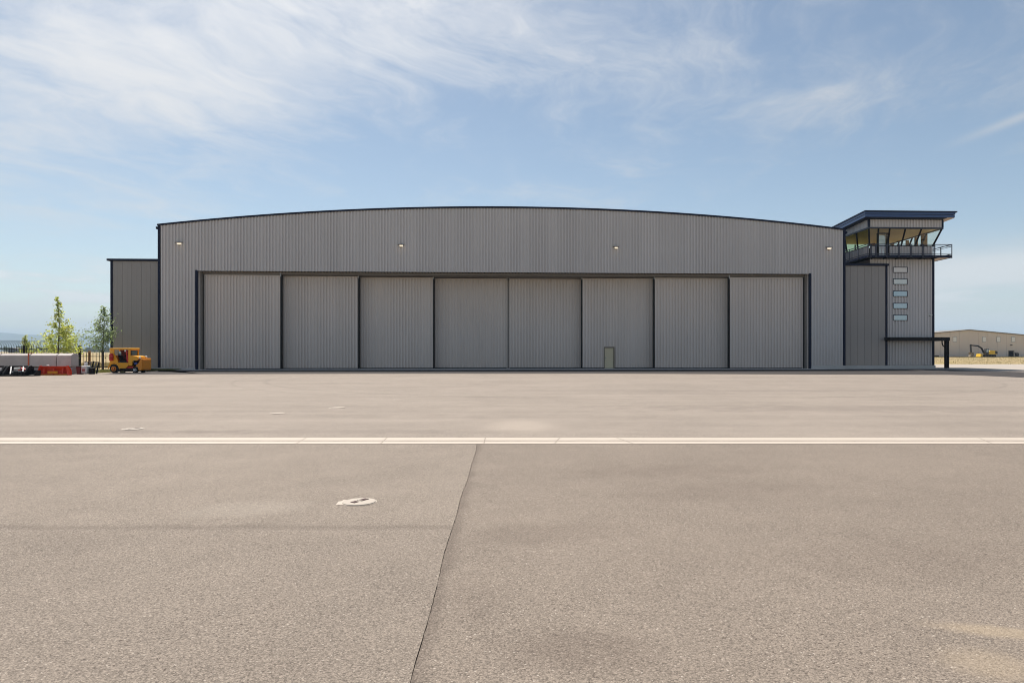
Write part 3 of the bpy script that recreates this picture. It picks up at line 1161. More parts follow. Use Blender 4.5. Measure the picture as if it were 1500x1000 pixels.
# ------------------------------------------------------------------ the two annexes (flat panels)
def annex(label, xa, xb, Y, top, ntrim, plinth, side):
    o = thing('annex', label, 'annex building', ((xa + xb) / 2, Y, 0), 'flat panelled annexes beside the hangar')
    # core
    MB().box((xa + 0.06, Y + 0.05, 0.0), (xb - 0.06, Y + 30, top - 0.12)).build('wall', M_FLAT, o)
    n_ = max(1, round((xb - xa - 0.4) / ntrim))
    w = (xb - xa - 0.4) / n_
    for i in range(n_):
        a = xa + 0.2 + i * w
        pm = MB()
        z0, z1 = plinth + 0.02, top - 0.22
        d_ = 0.035
        pm.hexa([(a + 0.010, Y, z0), (a + w - 0.010, Y, z0), (a + w - 0.004, Y + 0.048, z0), (a + 0.004, Y + 0.048, z0),
                 (a + 0.010, Y, z1), (a + w - 0.010, Y, z1), (a + w - 0.004, Y + 0.048, z1), (a + 0.004, Y + 0.048, z1)])
        # shallow stiffening groove down the middle of the panel
        pm.box((a + w * 0.48, Y - 0.006, z0), (a + w * 0.52, Y - 0.001, z1))
        pm.build('wall_panel', M_FLAT, o)
    MB().box((xa - (0.28 if side < 0 else 0.05), Y - 0.16, top - 0.2), (xb + 0.1, Y + 30.2, top)).build('roof_trim', M_NAVY, o)
    for a, b in ((xa, xa + 0.19), (xb - 0.19, xb)):
        MB().box((a, Y - 0.05, plinth), (b, Y + 0.046, top - 0.205)).build('corner_trim', M_NAVY, o)
    MB().box((xa - 0.02, Y - 0.10, -0.1), (xb + 0.02, Y + 0.3, plinth - 0.004)).build('plinth', M_CONC, o)
    return o


AY = 66.75
annex('flat panelled grey annex at the left end of the hangar, behind the yellow tractor', PX(162, AY), HL - 0.11, AY, 10.52, 0.9, 0.25, -1)
RAX = PX(1299.8, AY)
annex('narrow flat panelled grey annex between the hangar and the control tower', HR + 0.11, RAX, AY, 10.47, 0.76, 0.34, 1)

# ------------------------------------------------------------------ control tower
TY = 66.95
TX0, TX1 = PX(1273.5, TY), PX(1366.5, TY)
tower = thing('control_tower', 'grey ribbed control tower with a glazed cab, balcony and flat blue roof', 'control tower', ((TX0 + TX1) / 2, TY, 0))
TD = 9.6
TB = TY + TD
DECKB, DECKT = 10.98, 11.22
SILL, HEADZ = 12.34, 13.95
FASC = 14.83
rib_wall('wall_panel', M_CLAD, tower, (0, TY), (1, 0), (0, -1), RAX + 0.03, TX1 - 0.10, lambda s: 0.35, lambda s: 10.50, 0.9)
rib_wall('wall_panel', M_CLAD, tower, (0, TY), (1, 0), (0, -1), TX0 + 0.05, TX1 - 0.10, lambda s: 10.505, lambda s: DECKB, 0.9)
rib_wall('wall_panel', M_CLAD, tower, (TX1, TY + 0.05), (0, 1), (1, 0), 0.05, TD, lambda s: 0.35, lambda s: DECKB, 0.9)
MB().box((TX0 + 0.12, TY + 0.06, 0.0), (TX1 - 0.06, TB - 0.06, DECKB - 0.02)).build('core', M_FLAT, tower)
MB().box((TX1 - 0.10, TY - 0.10, 0.34), (TX1 + 0.11, TY + 0.10, DECKB)).build('corner_trim', M_NAVY, tower)
MB().box((RAX + 0.01, TY - 0.30, -0.1), (TX1 + 0.10, TY + 0.4, 0.335)).build('plinth', M_CONC, tower)

# five stacked slot windows
wx0, wx1 = PX(1307.3, TY), PX(1328.6, TY)
for i, (ya, yb) in enumerate(((391.2, 399.7), (408.3, 416.9), (426.0, 434.5), (443.8, 452.2), (461.0, 469.6))):
    z1, z0 = P(1318, ya, TY).z, P(1318, yb, TY).z
    fb = MB()
    y0, y1 = TY - 0.125, TY + 0.03
    fb.box((wx0, y0, z0), (wx1, y1, z0 + 0.055)).box((wx0, y0, z1 - 0.055), (wx1, y1, z1))
    fb.box((wx0, y0, z0 + 0.056), (wx0 + 0.055, y1, z1 - 0.056)).box((wx1 - 0.055, y0, z0 + 0.056), (wx1, y1, z1 - 0.056))
    wnd = fb.build('window', M_NAVY, tower)
    pm = (M_WINPALE, M_WINMID, M_WINBLUE, M_WINBLUE, M_WINBLUE)[i]
    pane = MB().box((wx0 + 0.056, TY - 0.10, z0 + 0.056), (wx1 - 0.056, TY - 0.09, z1 - 0.056)).build('pane', pm, wnd)
    if i == 0:
        wnd['label'] = 'slot window with a pale blind, topmost of five'
    if i in (1, 4):
        MB().box((wx0 + 0.08, TY - 0.106, z0 + 0.09), (wx0 + 0.17, TY - 0.1005, z1 - 0.09)).build('sticker', M_WHITE, wnd)

# balcony deck and railing
BF, BR, BL = 1.2, 1.22, 0.8
bx0, bx1, by0 = TX0 - BL, TX1 + BR, TY - BF
dk = MB().box((bx0 + 0.05, by0 + 0.05, DECKB + 0.10), (bx1 - 0.05, TB, DECKT))
dk.build('balcony_deck', M_DKSTEEL, tower)
MB().box((TX1 + 0.08, by0 + 0.1, DECKB + 0.03), (bx1 - 0.08, TB - 0.1, DECKB + 0.095)).build('deck_soffit', M_SOFFIT, tower)
fbm = MB()
fbm.box((bx0, by0, DECKB), (bx1, by0 + 0.048, DECKT - 0.02))
fbm.box((bx0, by0 + 0.05, DECKB), (bx0 + 0.048, TB, DECKT - 0.02))
fbm.box((bx1 - 0.048, by0 + 0.05, DECKB), (bx1, TB, DECKT - 0.02))
fbm.build('deck_beam', M_NAVY, tower)
# brackets below the deck
for px in (1272, 1299):
    pass
for i in range(6):
    x = TX0 + 0.15 + (TX1 - TX0 - 0.3) * i / 5
    MB().prism([(x - 0.05, by0 + 0.06, DECKB + 0.09), (x - 0.05, TY - 0.05, DECKB + 0.09), (x - 0.05, TY - 0.05, DECKB - 0.05), (x - 0.05, by0 + 0.06, DECKB + 0.03)],
               (0.1, 0, 0)).build('deck_bracket', M_BLACK, tower)
rl = MB()
RT = 12.31
for z, h in ((RT, 0.07), (RT - 0.20, 0.035), (DECKT + 0.14, 0.07)):
    rl.box((bx0, by0, z - h), (bx1, by0 + 0.045, z))
    rl.box((bx0, by0 + 0.046, z - h), (bx0 + 0.045, TB - 0.2, z))
    rl.box((bx1 - 0.045, by0 + 0.046, z - h), (bx1, TB - 0.2, z))
rail = rl.build('railing', M_BLUESTEEL, tower)
posts = [PX(v, by0) for v in (1275.5, 1283.0, 1298.8, 1316.4, 1334.0, 1351.6, 1368.5)]
for x in posts:
    MB().box((x - 0.085, by0 - 0.05, DECKB + 0.02), (x - 0.02, by0 - 0.003, RT)).box((x + 0.02, by0 - 0.05, DECKB + 0.02), (x + 0.085, by0 - 0.003, RT)).build('post', M_BLUESTEEL, rail)
for x in (bx0 - 0.005, bx1 - 0.07):
    MB().box((x, by0 - 0.035, DECKB - 0.05), (x + 0.075, by0 - 0.003, RT + 0.01)).build('post', M_BLUESTEEL, rail)
for yy in (1.8, 3.7, 5.6, 7.5):
    for xx in (bx0 - 0.03, bx1 + 0.003):
        MB().box((xx, by0 + yy, DECKB + 0.02), (xx + 0.028, by0 + yy + 0.14, RT)).build('post', M_BLUESTEEL, rail)

# cab: base wall, leaning glass, fascia, roof
DL, DR, DF = 0.36, 0.56, 0.62
rib_wall('cab_wall', M_CLAD, tower, (0, TY), (1, 0), (0, -1), TX0 + 0.06, TX1 - 0.06, lambda s: DECKT + 0.002, lambda s: SILL - 0.06, 0.9)
rib_wall('cab_wall', M_CLAD, tower, (TX0, TY + 0.02), (0, 1), (-1, 0), 0.05, TD, lambda s: DECKT + 0.002, lambda s: SILL - 0.06, 0.9)
rib_wall('cab_wall', M_CLAD, tower, (TX1, TY + 0.02), (0, 1), (1, 0), 0.05, TD, lambda s: DECKT + 0.002, lambda s: SILL - 0.06, 0.9)
rib_wall('cab_wall', M_CLAD, tower, (0, TB), (1, 0), (0, 1), TX0 + 0.06, TX1 - 0.06, lambda s: DECKT + 0.002, lambda s: SILL - 0.06, 0.9)
sb = MB()
sb.box((TX0 - 0.11, TY - 0.11, SILL - 0.06), (TX1 + 0.11, TY + 0.10, SILL))
sb.box((TX0 - 0.11, TY + 0.101, SILL - 0.06), (TX0 + 0.08, TB, SILL)).box((TX1 - 0.08, TY + 0.101, SILL - 0.06), (TX1 + 0.11, TB, SILL))
sb.build('window_sill', M_BLACK, tower)
b00, b10, b11, b01 = (Vector((TX0, TY, SILL)), Vector((TX1, TY, SILL)), Vector((TX1, TB, SILL)), Vector((TX0, TB, SILL)))
t00, t10, t11, t01 = (Vector((TX0 - DL, TY - DF, HEADZ)), Vector((TX1 + DR, TY - DF, HEADZ)), Vector((TX1 + DR, TB + 0.3, HEADZ)), Vector((TX0 - DL, TB + 0.3, HEADZ)))


def glazed(ba, bb, ta, tb, fracs, gm, nrm):
    for fa in fracs:
        a, b = ba.lerp(bb, fa), ta.lerp(tb, fa)
        MB().bar(a, b, 0.11, 0.14, nrm).build('mullion', M_BLACK, tower)
    for fa, fb_ in zip(fracs, fracs[1:]):
        pts = [ba.lerp(bb, fa), ba.lerp(bb, fb_), ta.lerp(tb, fb_), ta.lerp(tb, fa)]
        MB().prism(pts, Vector(nrm) * 0.012).build('glass_pane', gm, tower)


glazed(b00, b10, t00, t10, [0.0, 0.13, 0.285, 0.50, 0.72, 1.0], M_GLASS, (0, 1, 0))
glazed(b10, b11, t10, t11, [0.0, 0.25, 0.5, 0.75, 1.0], M_GLASS, (-1, 0, 0))
glazed(b00, b01, t00, t01, [0.0, 0.25, 0.5, 0.75, 1.0], M_GLASSG, (1, 0, 0))
glazed(b01, b11, t01, t11, [0.0, 0.25, 0.5, 0.75, 1.0], M_GLASS, (0, -1, 0))
# inside: floor, plywood ceiling, timber columns, console
MB().box((TX0 + 0.06, TY + 0.12, DECKT - 0.002), (TX1 - 0.06, TB - 0.06, DECKT + 0.03)).build('cab_floor', M_PLY, tower)
ceil = MB()
nb = 8
for i in range(nb):
    ya = TY - DF + 0.10 + (TD + DF) * i / nb
    yb = TY - DF + 0.10 + (TD + DF) * (i + 1) / nb - 0.012
    ceil.box((TX0 - DL + 0.1, ya, HEADZ + 0.03), (TX1 + DR - 0.1, yb, HEADZ + 0.08))
ceil.build('cab_ceiling', M_PLY, tower)
for (px, dy, w) in ((1355.5, 2.4, 0.46), (1343, 4.5, 0.26), (1330, 6.5, 0.26), (1280, 8.8, 0.3), (1308, 8.8, 0.3)):
    x = PX(px, TY + dy)
    MB().box((x - w / 2, TY + dy, DECKT + 0.031), (x + w / 2, TY + dy + w, HEADZ + 0.029)).build('timber_column', M_WOOD, tower)
MB().box((TX0 + 0.5, TY + 1.0, DECKT + 0.031), (TX0 + 1.2, TB - 2, SILL - 0.1)).build('console', M_DKSTEEL, tower)
# ribbed fascia band
fo = (TX0 - DL, TY - DF)
rib_wall('fascia_panel', M_CLAD, tower, (0, fo[1]), (1, 0), (0, -1), fo[0] + 0.09, TX1 + DR - 0.09, lambda s: HEADZ + 0.10, lambda s: FASC - 0.02, 0.9)
rib_wall('fascia_panel', M_CLAD, tower, (fo[0], fo[1]), (0, 1), (-1, 0), 0.09, TD + DF + 0.3, lambda s: HEADZ + 0.10, lambda s: FASC - 0.02, 0.9)
rib_wall('fascia_panel', M_CLAD, tower, (TX1 + DR, fo[1]), (0, 1), (1, 0), 0.09, TD + DF + 0.3, lambda s: HEADZ + 0.10, lambda s: FASC - 0.02, 0.9)
MB().box((fo[0] + 0.05, fo[1] + 0.05, HEADZ + 0.10), (TX1 + DR - 0.05, TB + 0.2, FASC - 0.03)).build('fascia_core', M_DARK, tower)
hb = MB()
hb.box((fo[0] - 0.10, fo[1] - 0.10, HEADZ - 0.05), (TX1 + DR + 0.10, fo[1] + 0.09, HEADZ + 0.095))
hb.box((fo[0] - 0.10, fo[1] + 0.091, HEADZ - 0.05), (fo[0] + 0.09, TB + 0.3, HEADZ + 0.095))
hb.box((TX1 + DR - 0.09, fo[1] + 0.091, HEADZ - 0.05), (TX1 + DR + 0.10, TB + 0.3, HEADZ + 0.095))
hb.build('window_head', M_BLUESTEEL, tower)
for x in (fo[0] - 0.105, TX1 + DR - 0.09):
    MB().box((x, fo[1] - 0.105, HEADZ + 0.10), (x + 0.195, fo[1] + 0.085, FASC - 0.02)).build('corner_trim', M_NAVY, tower)
# flat roof with a stepped blue fascia, dipping slightly to the back
OV = 0.80
rx0, rx1, ry0, ry1 = fo[0] - OV, TX1 + DR + OV + 0.1, fo[1] - OV, TB + 0.9
dip = 0.50


def roof_ring(x0, x1, y0, y1, z0, z1):
    return [(x0, y0, z0), (x1, y0, z0), (x1, y1, z0 - dip), (x0, y1, z0 - dip), (x0, y0, z1), (x1, y0, z1), (x1, y1, z1 - dip), (x0, y1, z1 - dip)]


MB().hexa(roof_ring(rx0 + 0.06, rx1 - 0.06, ry0 + 0.06, ry1 - 0.06, FASC + 0.10, FASC + 0.34)).build('roof', M_ROOFBLUE, tower)
MB().hexa(roof_ring(rx0 + 0.13, rx1 - 0.13, ry0 + 0.13, ry1 - 0.13, FASC + 0.342, FASC + 0.378)).build('roof_reveal', M_BLACK, tower)  # recess coloured black to draw a shadow line
MB().hexa(roof_ring(rx0 + 0.03, rx1 - 0.03, ry0 + 0.03, ry1 - 0.03, FASC + 0.38, FASC + 0.585)).build('roof_fascia', M_ROOFBLUE, tower)
MB().hexa(roof_ring(rx0 - 0.05, rx1 + 0.12, ry0 - 0.07, ry1, FASC + 0.59, FASC + 0.71)).build('roof_edge', M_NAVY, tower)
MB().hexa(roof_ring(rx0 + 0.10, TX1 + DR + 0.06, ry0 + 0.10, ry1 - 0.1, FASC + 0.045, FASC + 0.096)).build('roof_soffit', M_NAVY, tower)  # soffit coloured navy for the shade under the front overhang
MB().hexa(roof_ring(TX1 + DR + 0.064, rx1 - 0.10, ry0 + 0.10, ry1 - 0.1, FASC + 0.045, FASC + 0.096)).build('roof_soffit', M_SOFFIT, tower)  # same soffit coloured beige where the right overhang is lit
MB().box((fo[0] - 0.03, fo[1] - 0.12, FASC - 0.02), (TX1 + DR + 0.03, fo[1] + 0.2, FASC + 0.044)).build('shadow_gap', M_BLACK, tower)  # black strip standing for the shade under the roof
# cab door in its dormer frame
cdx0, cdx1 = PX(1285.2, TY), PX(1298.0, TY)
dz = P(1291, 343.5, TY).z
df_ = MB()
df_.box((cdx0 - 0.08, TY - 0.30, DECKT + 0.003), (cdx0, TY + 0.02, dz))
df_.box((cdx1, TY - 0.30, DECKT + 0.003), (cdx1 + 0.16, TY + 0.02, dz))
df_.box((cdx0 - 0.08, TY - 0.44, dz + 0.002), (cdx1 + 0.16, TY + 0.02, dz + 0.12))
cd = df_.build('cab_door', M_BLACK, tower)
MB().box((cdx0 + 0.06, TY - 0.05, DECKT + 0.10), (cdx1 - 0.06, TY - 0.035, dz - 0.06)).build('door_glass', M_WINMID, cd)
MB().box((cdx0 + 0.08, TY - 0.16, DECKT + 1.0), (cdx0 + 0.11, TY - 0.06, DECKT + 1.18)).build('handle', M_STEELGREY, cd)
wall_lamp(1361.5, 462, 'small white unlit lamp near the right edge of the control tower wall', TY, 0.55, False, None)

# entrance canopy on the tower's right foot
CY = TY - 1.1
cx0, cx1 = PX(1302.5, CY), PX(1391.5, CY)
cz0, cz1 = P(1350, 499.0, CY).z, P(1350, 493.8, CY).z
canopy = thing('canopy', 'flat black steel entrance canopy with one thick post at the tower foot', 'canopy', ((cx0 + cx1) / 2, CY, 0))
cm = MB()
cm.box((cx0, CY, cz0), (cx1, CY + 0.08, cz1)).box((cx0, CY + 0.081, cz0), (cx0 + 0.08, TY - 0.05, cz1))
cm.box((cx1 - 0.08, CY + 0.081, cz0), (cx1, TY + 4.5, cz1))
cm.build('frame', M_BLACK, canopy)
MB().box((cx0 + 0.09, CY + 0.09, cz0 + 0.14), (TX1 + 0.1, TY - 0.06, cz1 - 0.04)).build('deck_sheet', M_DKSTEEL, canopy)
MB().box((TX1 + 0.101, CY + 0.09, cz0 + 0.14), (cx1 - 0.09, TY + 4.4, cz1 - 0.04)).build('deck_sheet', M_DKSTEEL, canopy)
ppx = PX(1387.2, CY + 0.2)
pm = MB()
pm.box((ppx - 0.16, CY + 0.10, 0.06), (ppx - 0.09, CY + 0.42, cz0 - 0.004)).box((ppx + 0.09, CY + 0.10, 0.06), (ppx + 0.16, CY + 0.42, cz0 - 0.004))
pm.box((ppx - 0.089, CY + 0.20, 0.06), (ppx + 0.089, CY + 0.30, cz0 - 0.004))
pm.build('post', M_BLACK, canopy)
MB().box((ppx - 0.12, CY + 0.08, -0.1), (ppx + 0.12, CY + 0.44, 0.055)).build('post_foot', M_STEELGREY, canopy)
pts = [(ppx - 0.17, CY + 0.25, cz0 - 0.62), (ppx - 0.36, CY + 0.25, cz0 - 0.5), (ppx - 0.46, CY + 0.25, cz0 - 0.28), (ppx - 0.48, CY + 0.25, cz0 - 0.0)]
MB().tube(pts, 0.06, 8).build('downpipe', M_BLACK, canopy)

# ------------------------------------------------------------------ warehouse on the right
WY = 205.0
wh = thing('warehouse', 'long tan metal warehouse with a shallow gable and small white windows', 'warehouse', (PX(1419, WY), WY, 0))
ax, az_ = PX(1419.5, WY), P(1419.5, 483, WY).z
wl, wr = ax - 27, ax + 27
ez = az_ - 27 * 0.088
rows = 18
for i in range(rows):
    a = wl + (wr - wl) * i / rows
    b = wl + (wr - wl) * (i + 1) / rows - 0.04
    zf = lambda x: az_ - abs(x - ax) * 0.088 - 0.15
    MB().hexa([(a, WY, 0), (b, WY, 0), (b, WY + 0.15, 0), (a, WY + 0.15, 0), (a, WY, zf(a)), (b, WY, zf(b)), (b, WY + 0.15, zf(b)), (a, WY + 0.15, zf(a))]).build('wall_panel', M_TAN, wh)
MB().prism([(wl + 0.1, WY + 0.16, 0), (wr - 0.1, WY + 0.16, 0), (wr - 0.1, WY + 0.16, ez - 0.2), (ax, WY + 0.16, az_ - 0.2), (wl + 0.1, WY + 0.16, ez - 0.2)], (0, 70, 0)).build('wall', M_TAN, wh)
rf = MB()
for sg in (-1, 1):
    e = ax + sg * 27.4
    rf.hexa([(ax, WY - 0.4, az_ - 0.12), (e, WY - 0.4, az_ - 0.12 - 27.4 * .088), (e, WY + 71, az_ - 0.12 - 27.4 * .088), (ax, WY + 71, az_ - 0.12),
             (ax, WY - 0.4, az_ + 0.12), (e, WY - 0.4, az_ + 0.12 - 27.4 * .088), (e, WY + 71, az_ + 0.12 - 27.4 * .088), (ax, WY + 71, az_ + 0.12)])
rf.build('roof', M_TRACK, wh)
for px in (1398.5, 1441.5, 1462.5, 1484):
    p = P(px, 497, WY)
    w_ = MB().box((p.x - 0.62, WY - 0.08, p.z - 0.82), (p.x + 0.62, WY - 0.005, p.z + 0.82)).build('window', M_STEELGREY, wh)
    MB().box((p.x - 0.52, WY - 0.10, p.z - 0.72), (p.x + 0.52, WY - 0.081, p.z + 0.72)).build('pane', M_WINWHITE, w_)
p = P(1481.3, 522.5, WY)
dr = MB().box((p.x - 0.95, WY - 0.06, 0), (p.x + 0.95, WY - 0.004, 1.95)).build('door', M_DOORFRAME, wh)
MB().box((p.x - 0.8, WY - 0.09, 0.1), (p.x + 0.55, WY - 0.061, 1.8)).build('door_panel', M_BLACK, dr)
p = P(1481, 505, WY)
MB().box((p.x - 0.25, WY - 0.3, p.z - 0.12), (p.x + 0.25, WY - 0.002, p.z + 0.12)).build('door_lamp', M_DKSTEEL, wh)
p = P(1489.7, 522, WY - 1.5)
bin_ = thing('waste_bin', 'dark bin standing right of the brown door of the far warehouse', 'bin', (p.x, WY - 1.5, 0))
MB().hexa([(p.x - 0.34, WY - 1.8, 0.08), (p.x + 0.34, WY - 1.8, 0.08), (p.x + 0.34, WY - 1.2, 0.08), (p.x - 0.34, WY - 1.2, 0.08),
           (p.x - 0.42, WY - 1.86, 1.05), (p.x + 0.42, WY - 1.86, 1.05), (p.x + 0.42, WY - 1.1, 1.05), (p.x - 0.42, WY - 1.1, 1.05)]).build('bin_body', M_DKSTEEL, bin_)
MB().prism([(p.x - 0.45, WY - 1.9, 1.06), (p.x - 0.45, WY - 1.05, 1.06), (p.x - 0.45, WY - 1.05, 1.35), (p.x - 0.45, WY - 1.8, 1.14)], (0.9, 0, 0)).build('lid', M_DOORFRAME, bin_)

# ------------------------------------------------------------------ excavator in front of the warehouse
EY = 198.0
ex = P(1446.5, 522, EY)
exc = thing('excavator', 'small yellow excavator with its black boom folded down on dry grass', 'excavator', (ex.x, EY, 0))
X0 = ex.x


def E(dx, dz, dy=0.0):
    return Vector((X0 + dx, EY + dy, dz))


for dy in (-1.15, 0.7):
    tr = MB()
    prof = [(-1.7, 0.0), (1.6, 0.0), (1.9, 0.2), (1.95, 0.45), (1.7, 0.7), (-1.7, 0.7), (-2.0, 0.45), (-1.95, 0.2)]
    tr.prism([E(a, b, dy) for a, b in prof], (0, 0.5, 0))
    trk = tr.build('track', M_BLACK, exc)
    for k in range(4):
        MB().lathe(E(-1.3 + k * 0.85, 0.33, dy - 0.03), (0, 1, 0), ((0.22, 0), (0.22, 0.03)), 10).build('roller', M_DKSTEEL, trk)
MB().prism([E(-0.5, 0.75, -1.1), E(2.1, 0.75, -1.1), E(2.2, 1.0, -1.1), E(2.15, 1.75, -1.1), E(1.5, 1.9, -1.1), E(0.1, 1.9, -1.1), E(-0.5, 1.4, -1.1)], (0, 2.2, 0)).build('body', M_EXY, exc)
MB().prism([E(1.6, 0.9, -1.16), E(2.3, 0.95, -1.16), E(2.3, 1.7, -1.16), E(1.6, 1.8, -1.16)], (0, 2.32, 0)).build('counterweight', M_DKSTEEL, exc)
cab = MB().prism([E(-1.3, 0.8, -1.1), E(-0.35, 0.8, -1.1), E(-0.3, 2.45, -1.1), E(-1.05, 2.45, -1.1), E(-1.3, 1.7, -1.1)], (0, 1.0, 0)).build('cab', M_DKSTEEL, exc)
MB().prism([E(-1.12, 1.4, -1.13), E(-0.5, 1.4, -1.13), E(-0.45, 2.3, -1.13), E(-1.0, 2.3, -1.13)], (0, 0.025, 0)).build('window', M_WINBLUE, cab)
MB().box(E(-0.7, 0.62, -0.6), E(0.7, 0.76, 0.6)).build('slew_ring', M_DKSTEEL, exc)
bo = MB()
for a, b in (((-1.0, 1.1), (-1.7, 2.6)), ((-1.7, 2.6), (-2.8, 3.25)), ((-2.8, 3.25), (-4.7, 3.45))):
    bo.bar(E(*a, 0.15), E(*b, 0.15), 0.32, 0.42, (0, 1, 0))
bo.build('boom', M_BLACK, exc)
MB().bar(E(-5.1, 3.75, 0.15), E(-4.95, 1.35, 0.15), 0.28, 0.42, (0, 1, 0)).bar(E(-5.1, 3.6, 0.15), E(-4.5, 3.4, 0.15), 0.28, 0.36, (0, 1, 0)).build('stick', M_DKSTEEL, exc)
MB().bar(E(-2.2, 3.45, 0.15), E(-4.2, 3.72, 0.15), 0.14, 0.14).build('hydraulic_cylinder', M_STEELGREY, exc)
MB().prism([E(-5.45, 1.4, -0.35), E(-4.5, 1.4, -0.35), E(-4.35, 0.7, -0.35), E(-4.7, 0.1, -0.35), E(-5.6, 0.05, -0.35), E(-5.3, 0.6, -0.35)], (0, 1.0, 0)).build('bucket', M_DOORFRAME, exc)
MB().prism([E(-2.9, 0.05, -1.1), E(-2.2, 0.05, -1.1), E(-2.2, 0.7, -1.1), E(-2.6, 0.95, -1.1)], (0, 2.2, 0)).build('blade', M_EXY, exc)

# small dark equipment box at the far left of the warehouse
p = P(1371.5, 522, 196)
tg = thing('equipment_crate', 'low dark crate lying on the grass beside the control tower edge', 'crate', (p.x, 196, 0))
MB().cham((p.x - 0.7, 195.6, 0.0), (p.x + 0.6, 196.4, 0.42), 0.04).build('crate_body', M_DKSTEEL, tg)
MB().box((p.x - 0.75, 195.55, 0.421), (p.x + 0.65, 196.45, 0.5)).build('lid', M_BLACK, tg)


# ------------------------------------------------------------------ grass tufts (stuff)
def tufts(name, material, n_, place, h0, h1, seed, label=None):
    r = random.Random(seed)
    mb = MB()
    for _ in range(n_):
        x, y = place(r)
        for k in range(3):
            a = r.uniform(0, math.pi)
            h = r.uniform(h0, h1)
            w = h * 0.16
            lx, ly = math.cos(a) * w, math.sin(a) * w
            bx, by = x + r.uniform(-0.08, 0.08), y + r.uniform(-0.08, 0.08)
            mb.add([(bx - lx, by - ly, -0.1), (bx + lx, by + ly, -0.1), (bx + r.uniform(-1, 1) * h * 0.5, by + r.uniform(-1, 1) * h * 0.5, h)], [(0, 1, 2)])
    o = mb.build(name, material)
    o['kind'] = 'stuff'
    o['category'] = 'grass'
    if label:
        o['label'] = label
    return o


gx0 = G(138, 547).x
tufts('green_grass', M_GRASS, 5200, lambda r: (r.uniform(G(136, 546.5).x, PX(160, 62)), r.uniform(56.0, 64.5)), 0.05, 0.22, 1,
      'short green grass patch behind the yellow tractor')
tufts('green_grass', M_GRASS, 3000, lambda r: (r.uniform(PX(205, 65), PX(258, 65)), r.uniform(64.3, 66.0)), 0.04, 0.13, 2,
      'thin green grass strip at the foot of the left hangar wall')
tufts('dry_grass', M_DRY, 9000, lambda r: (r.uniform(PX(-40, 80), PX(170, 80)), 68 + 90 * r.random() ** 1.6), 0.05, 0.25, 3,
      'dry straw coloured grass on the field beyond the fence')
tufts('dry_grass', M_DRY, 9000, lambda r: (r.uniform(60, 160), 92 + 108 * r.random() ** 1.2), 0.02, 0.13, 4,
      'dry straw coloured grass in front of the far warehouse')


# ------------------------------------------------------------------ trees
def young_tree(name, label, loc, height, spread, lm, nleaf, seed, leafs, droop=0.55, power=0.8, low=0.12, bare_top=0.82, group=None):
    r = random.Random(seed)
    o = thing(name, label, 'tree', loc, group)
    L = Vector(loc)
    tb = MB()
    pts, rad = [], []
    for i in range(9):
        k = i / 8
        pts.append(L + Vector((0.05 * height * 0.4 * math.sin(k * 5 + seed) * k, 0.04 * height * 0.4 * math.cos(k * 4 + seed) * k, height * k - 0.1)))
        rad.append(0.012 * height * (1 - k) + 0.008)
    tb.tube(pts, rad, 7)
    leaves = []

    def at(k):
        i = min(7, int(k * 8))
        return pts[i].lerp(pts[i + 1], k * 8 - i)
    nl = 46
    for b in range(nl):
        k = low + (0.97 - low) * (b + r.random() * 0.8) / nl
        base_ = at(k)
        ln = spread * (max(0.02, 1 - (k - low) / (1 - low)) ** power) * r.uniform(0.55, 1.15)
        ln = max(ln, 0.10 * spread)
        a = r.uniform(0, 2 * math.pi)
        up = droop + 0.5 * k
        d = Vector((math.cos(a), math.sin(a), up)).normalized()
        tip = base_ + d * ln
        mid_ = base_.lerp(tip, 0.5) + Vector((0, 0, -0.04 * ln))
        rr_ = 0.006 * height * (1 - k) * 0.6 + 0.006
        tb.tube([base_, mid_, tip], [rr_, rr_ * 0.6, 0.004], 4)
        for s_ in range(3):
            k2 = r.uniform(0.35, 0.95)
            b2 = base_.lerp(tip, k2)
            d2 = (d + Vector((r.uniform(-1, 1), r.uniform(-1, 1), r.uniform(-0.2, 0.7))) * 0.9).normalized()
            t2 = b2 + d2 * ln * 0.35
            tb.tube([b2, t2], [0.008, 0.003], 3)
            leaves.append((b2, t2, 0.12 * ln + 0.05))
        leaves.append((base_.lerp(tip, 0.3), tip, 0.12 * ln + 0.05))
        leaves.append((mid_, tip, 0.10 * ln + 0.05))
    tb.build('trunk', M_BARK, o)
    cb = MB()
    tot = sum((b - a).length + 0.15 for a, b, _ in leaves)
    for a, b, sp in leaves:
        n_ = max(2, int(nleaf * ((b - a).length + 0.15) / tot))
        for _ in range(n_):
            k = r.random()
            p_ = a.lerp(b, k) + Vector((r.gauss(0, sp), r.gauss(0, sp), r.gauss(0, sp)))
            if p_.z > L.z + height * bare_top and r.random() < 0.45:
                continue
            sc = leafs * r.uniform(0.6, 1.3)
            n1 = Vector((r.gauss(0, 1), r.gauss(0, 1), r.gauss(0, 1))).normalized()
            n2 = n1.orthogonal().normalized()
            n2.rotate(Quaternion(n1, r.uniform(0, 6.28)))
            n3 = n1.cross(n2)
            cb.add([p_ - n2 * sc * 0.5, p_ + n3 * sc * 0.32 + n1 * sc * 0.06, p_ + n2 * sc * 0.55, p_ - n3 * sc * 0.32 + n1 * sc * 0.06], [(0, 1, 2, 3)])
    cb.build('crown', lm, o)
    return o


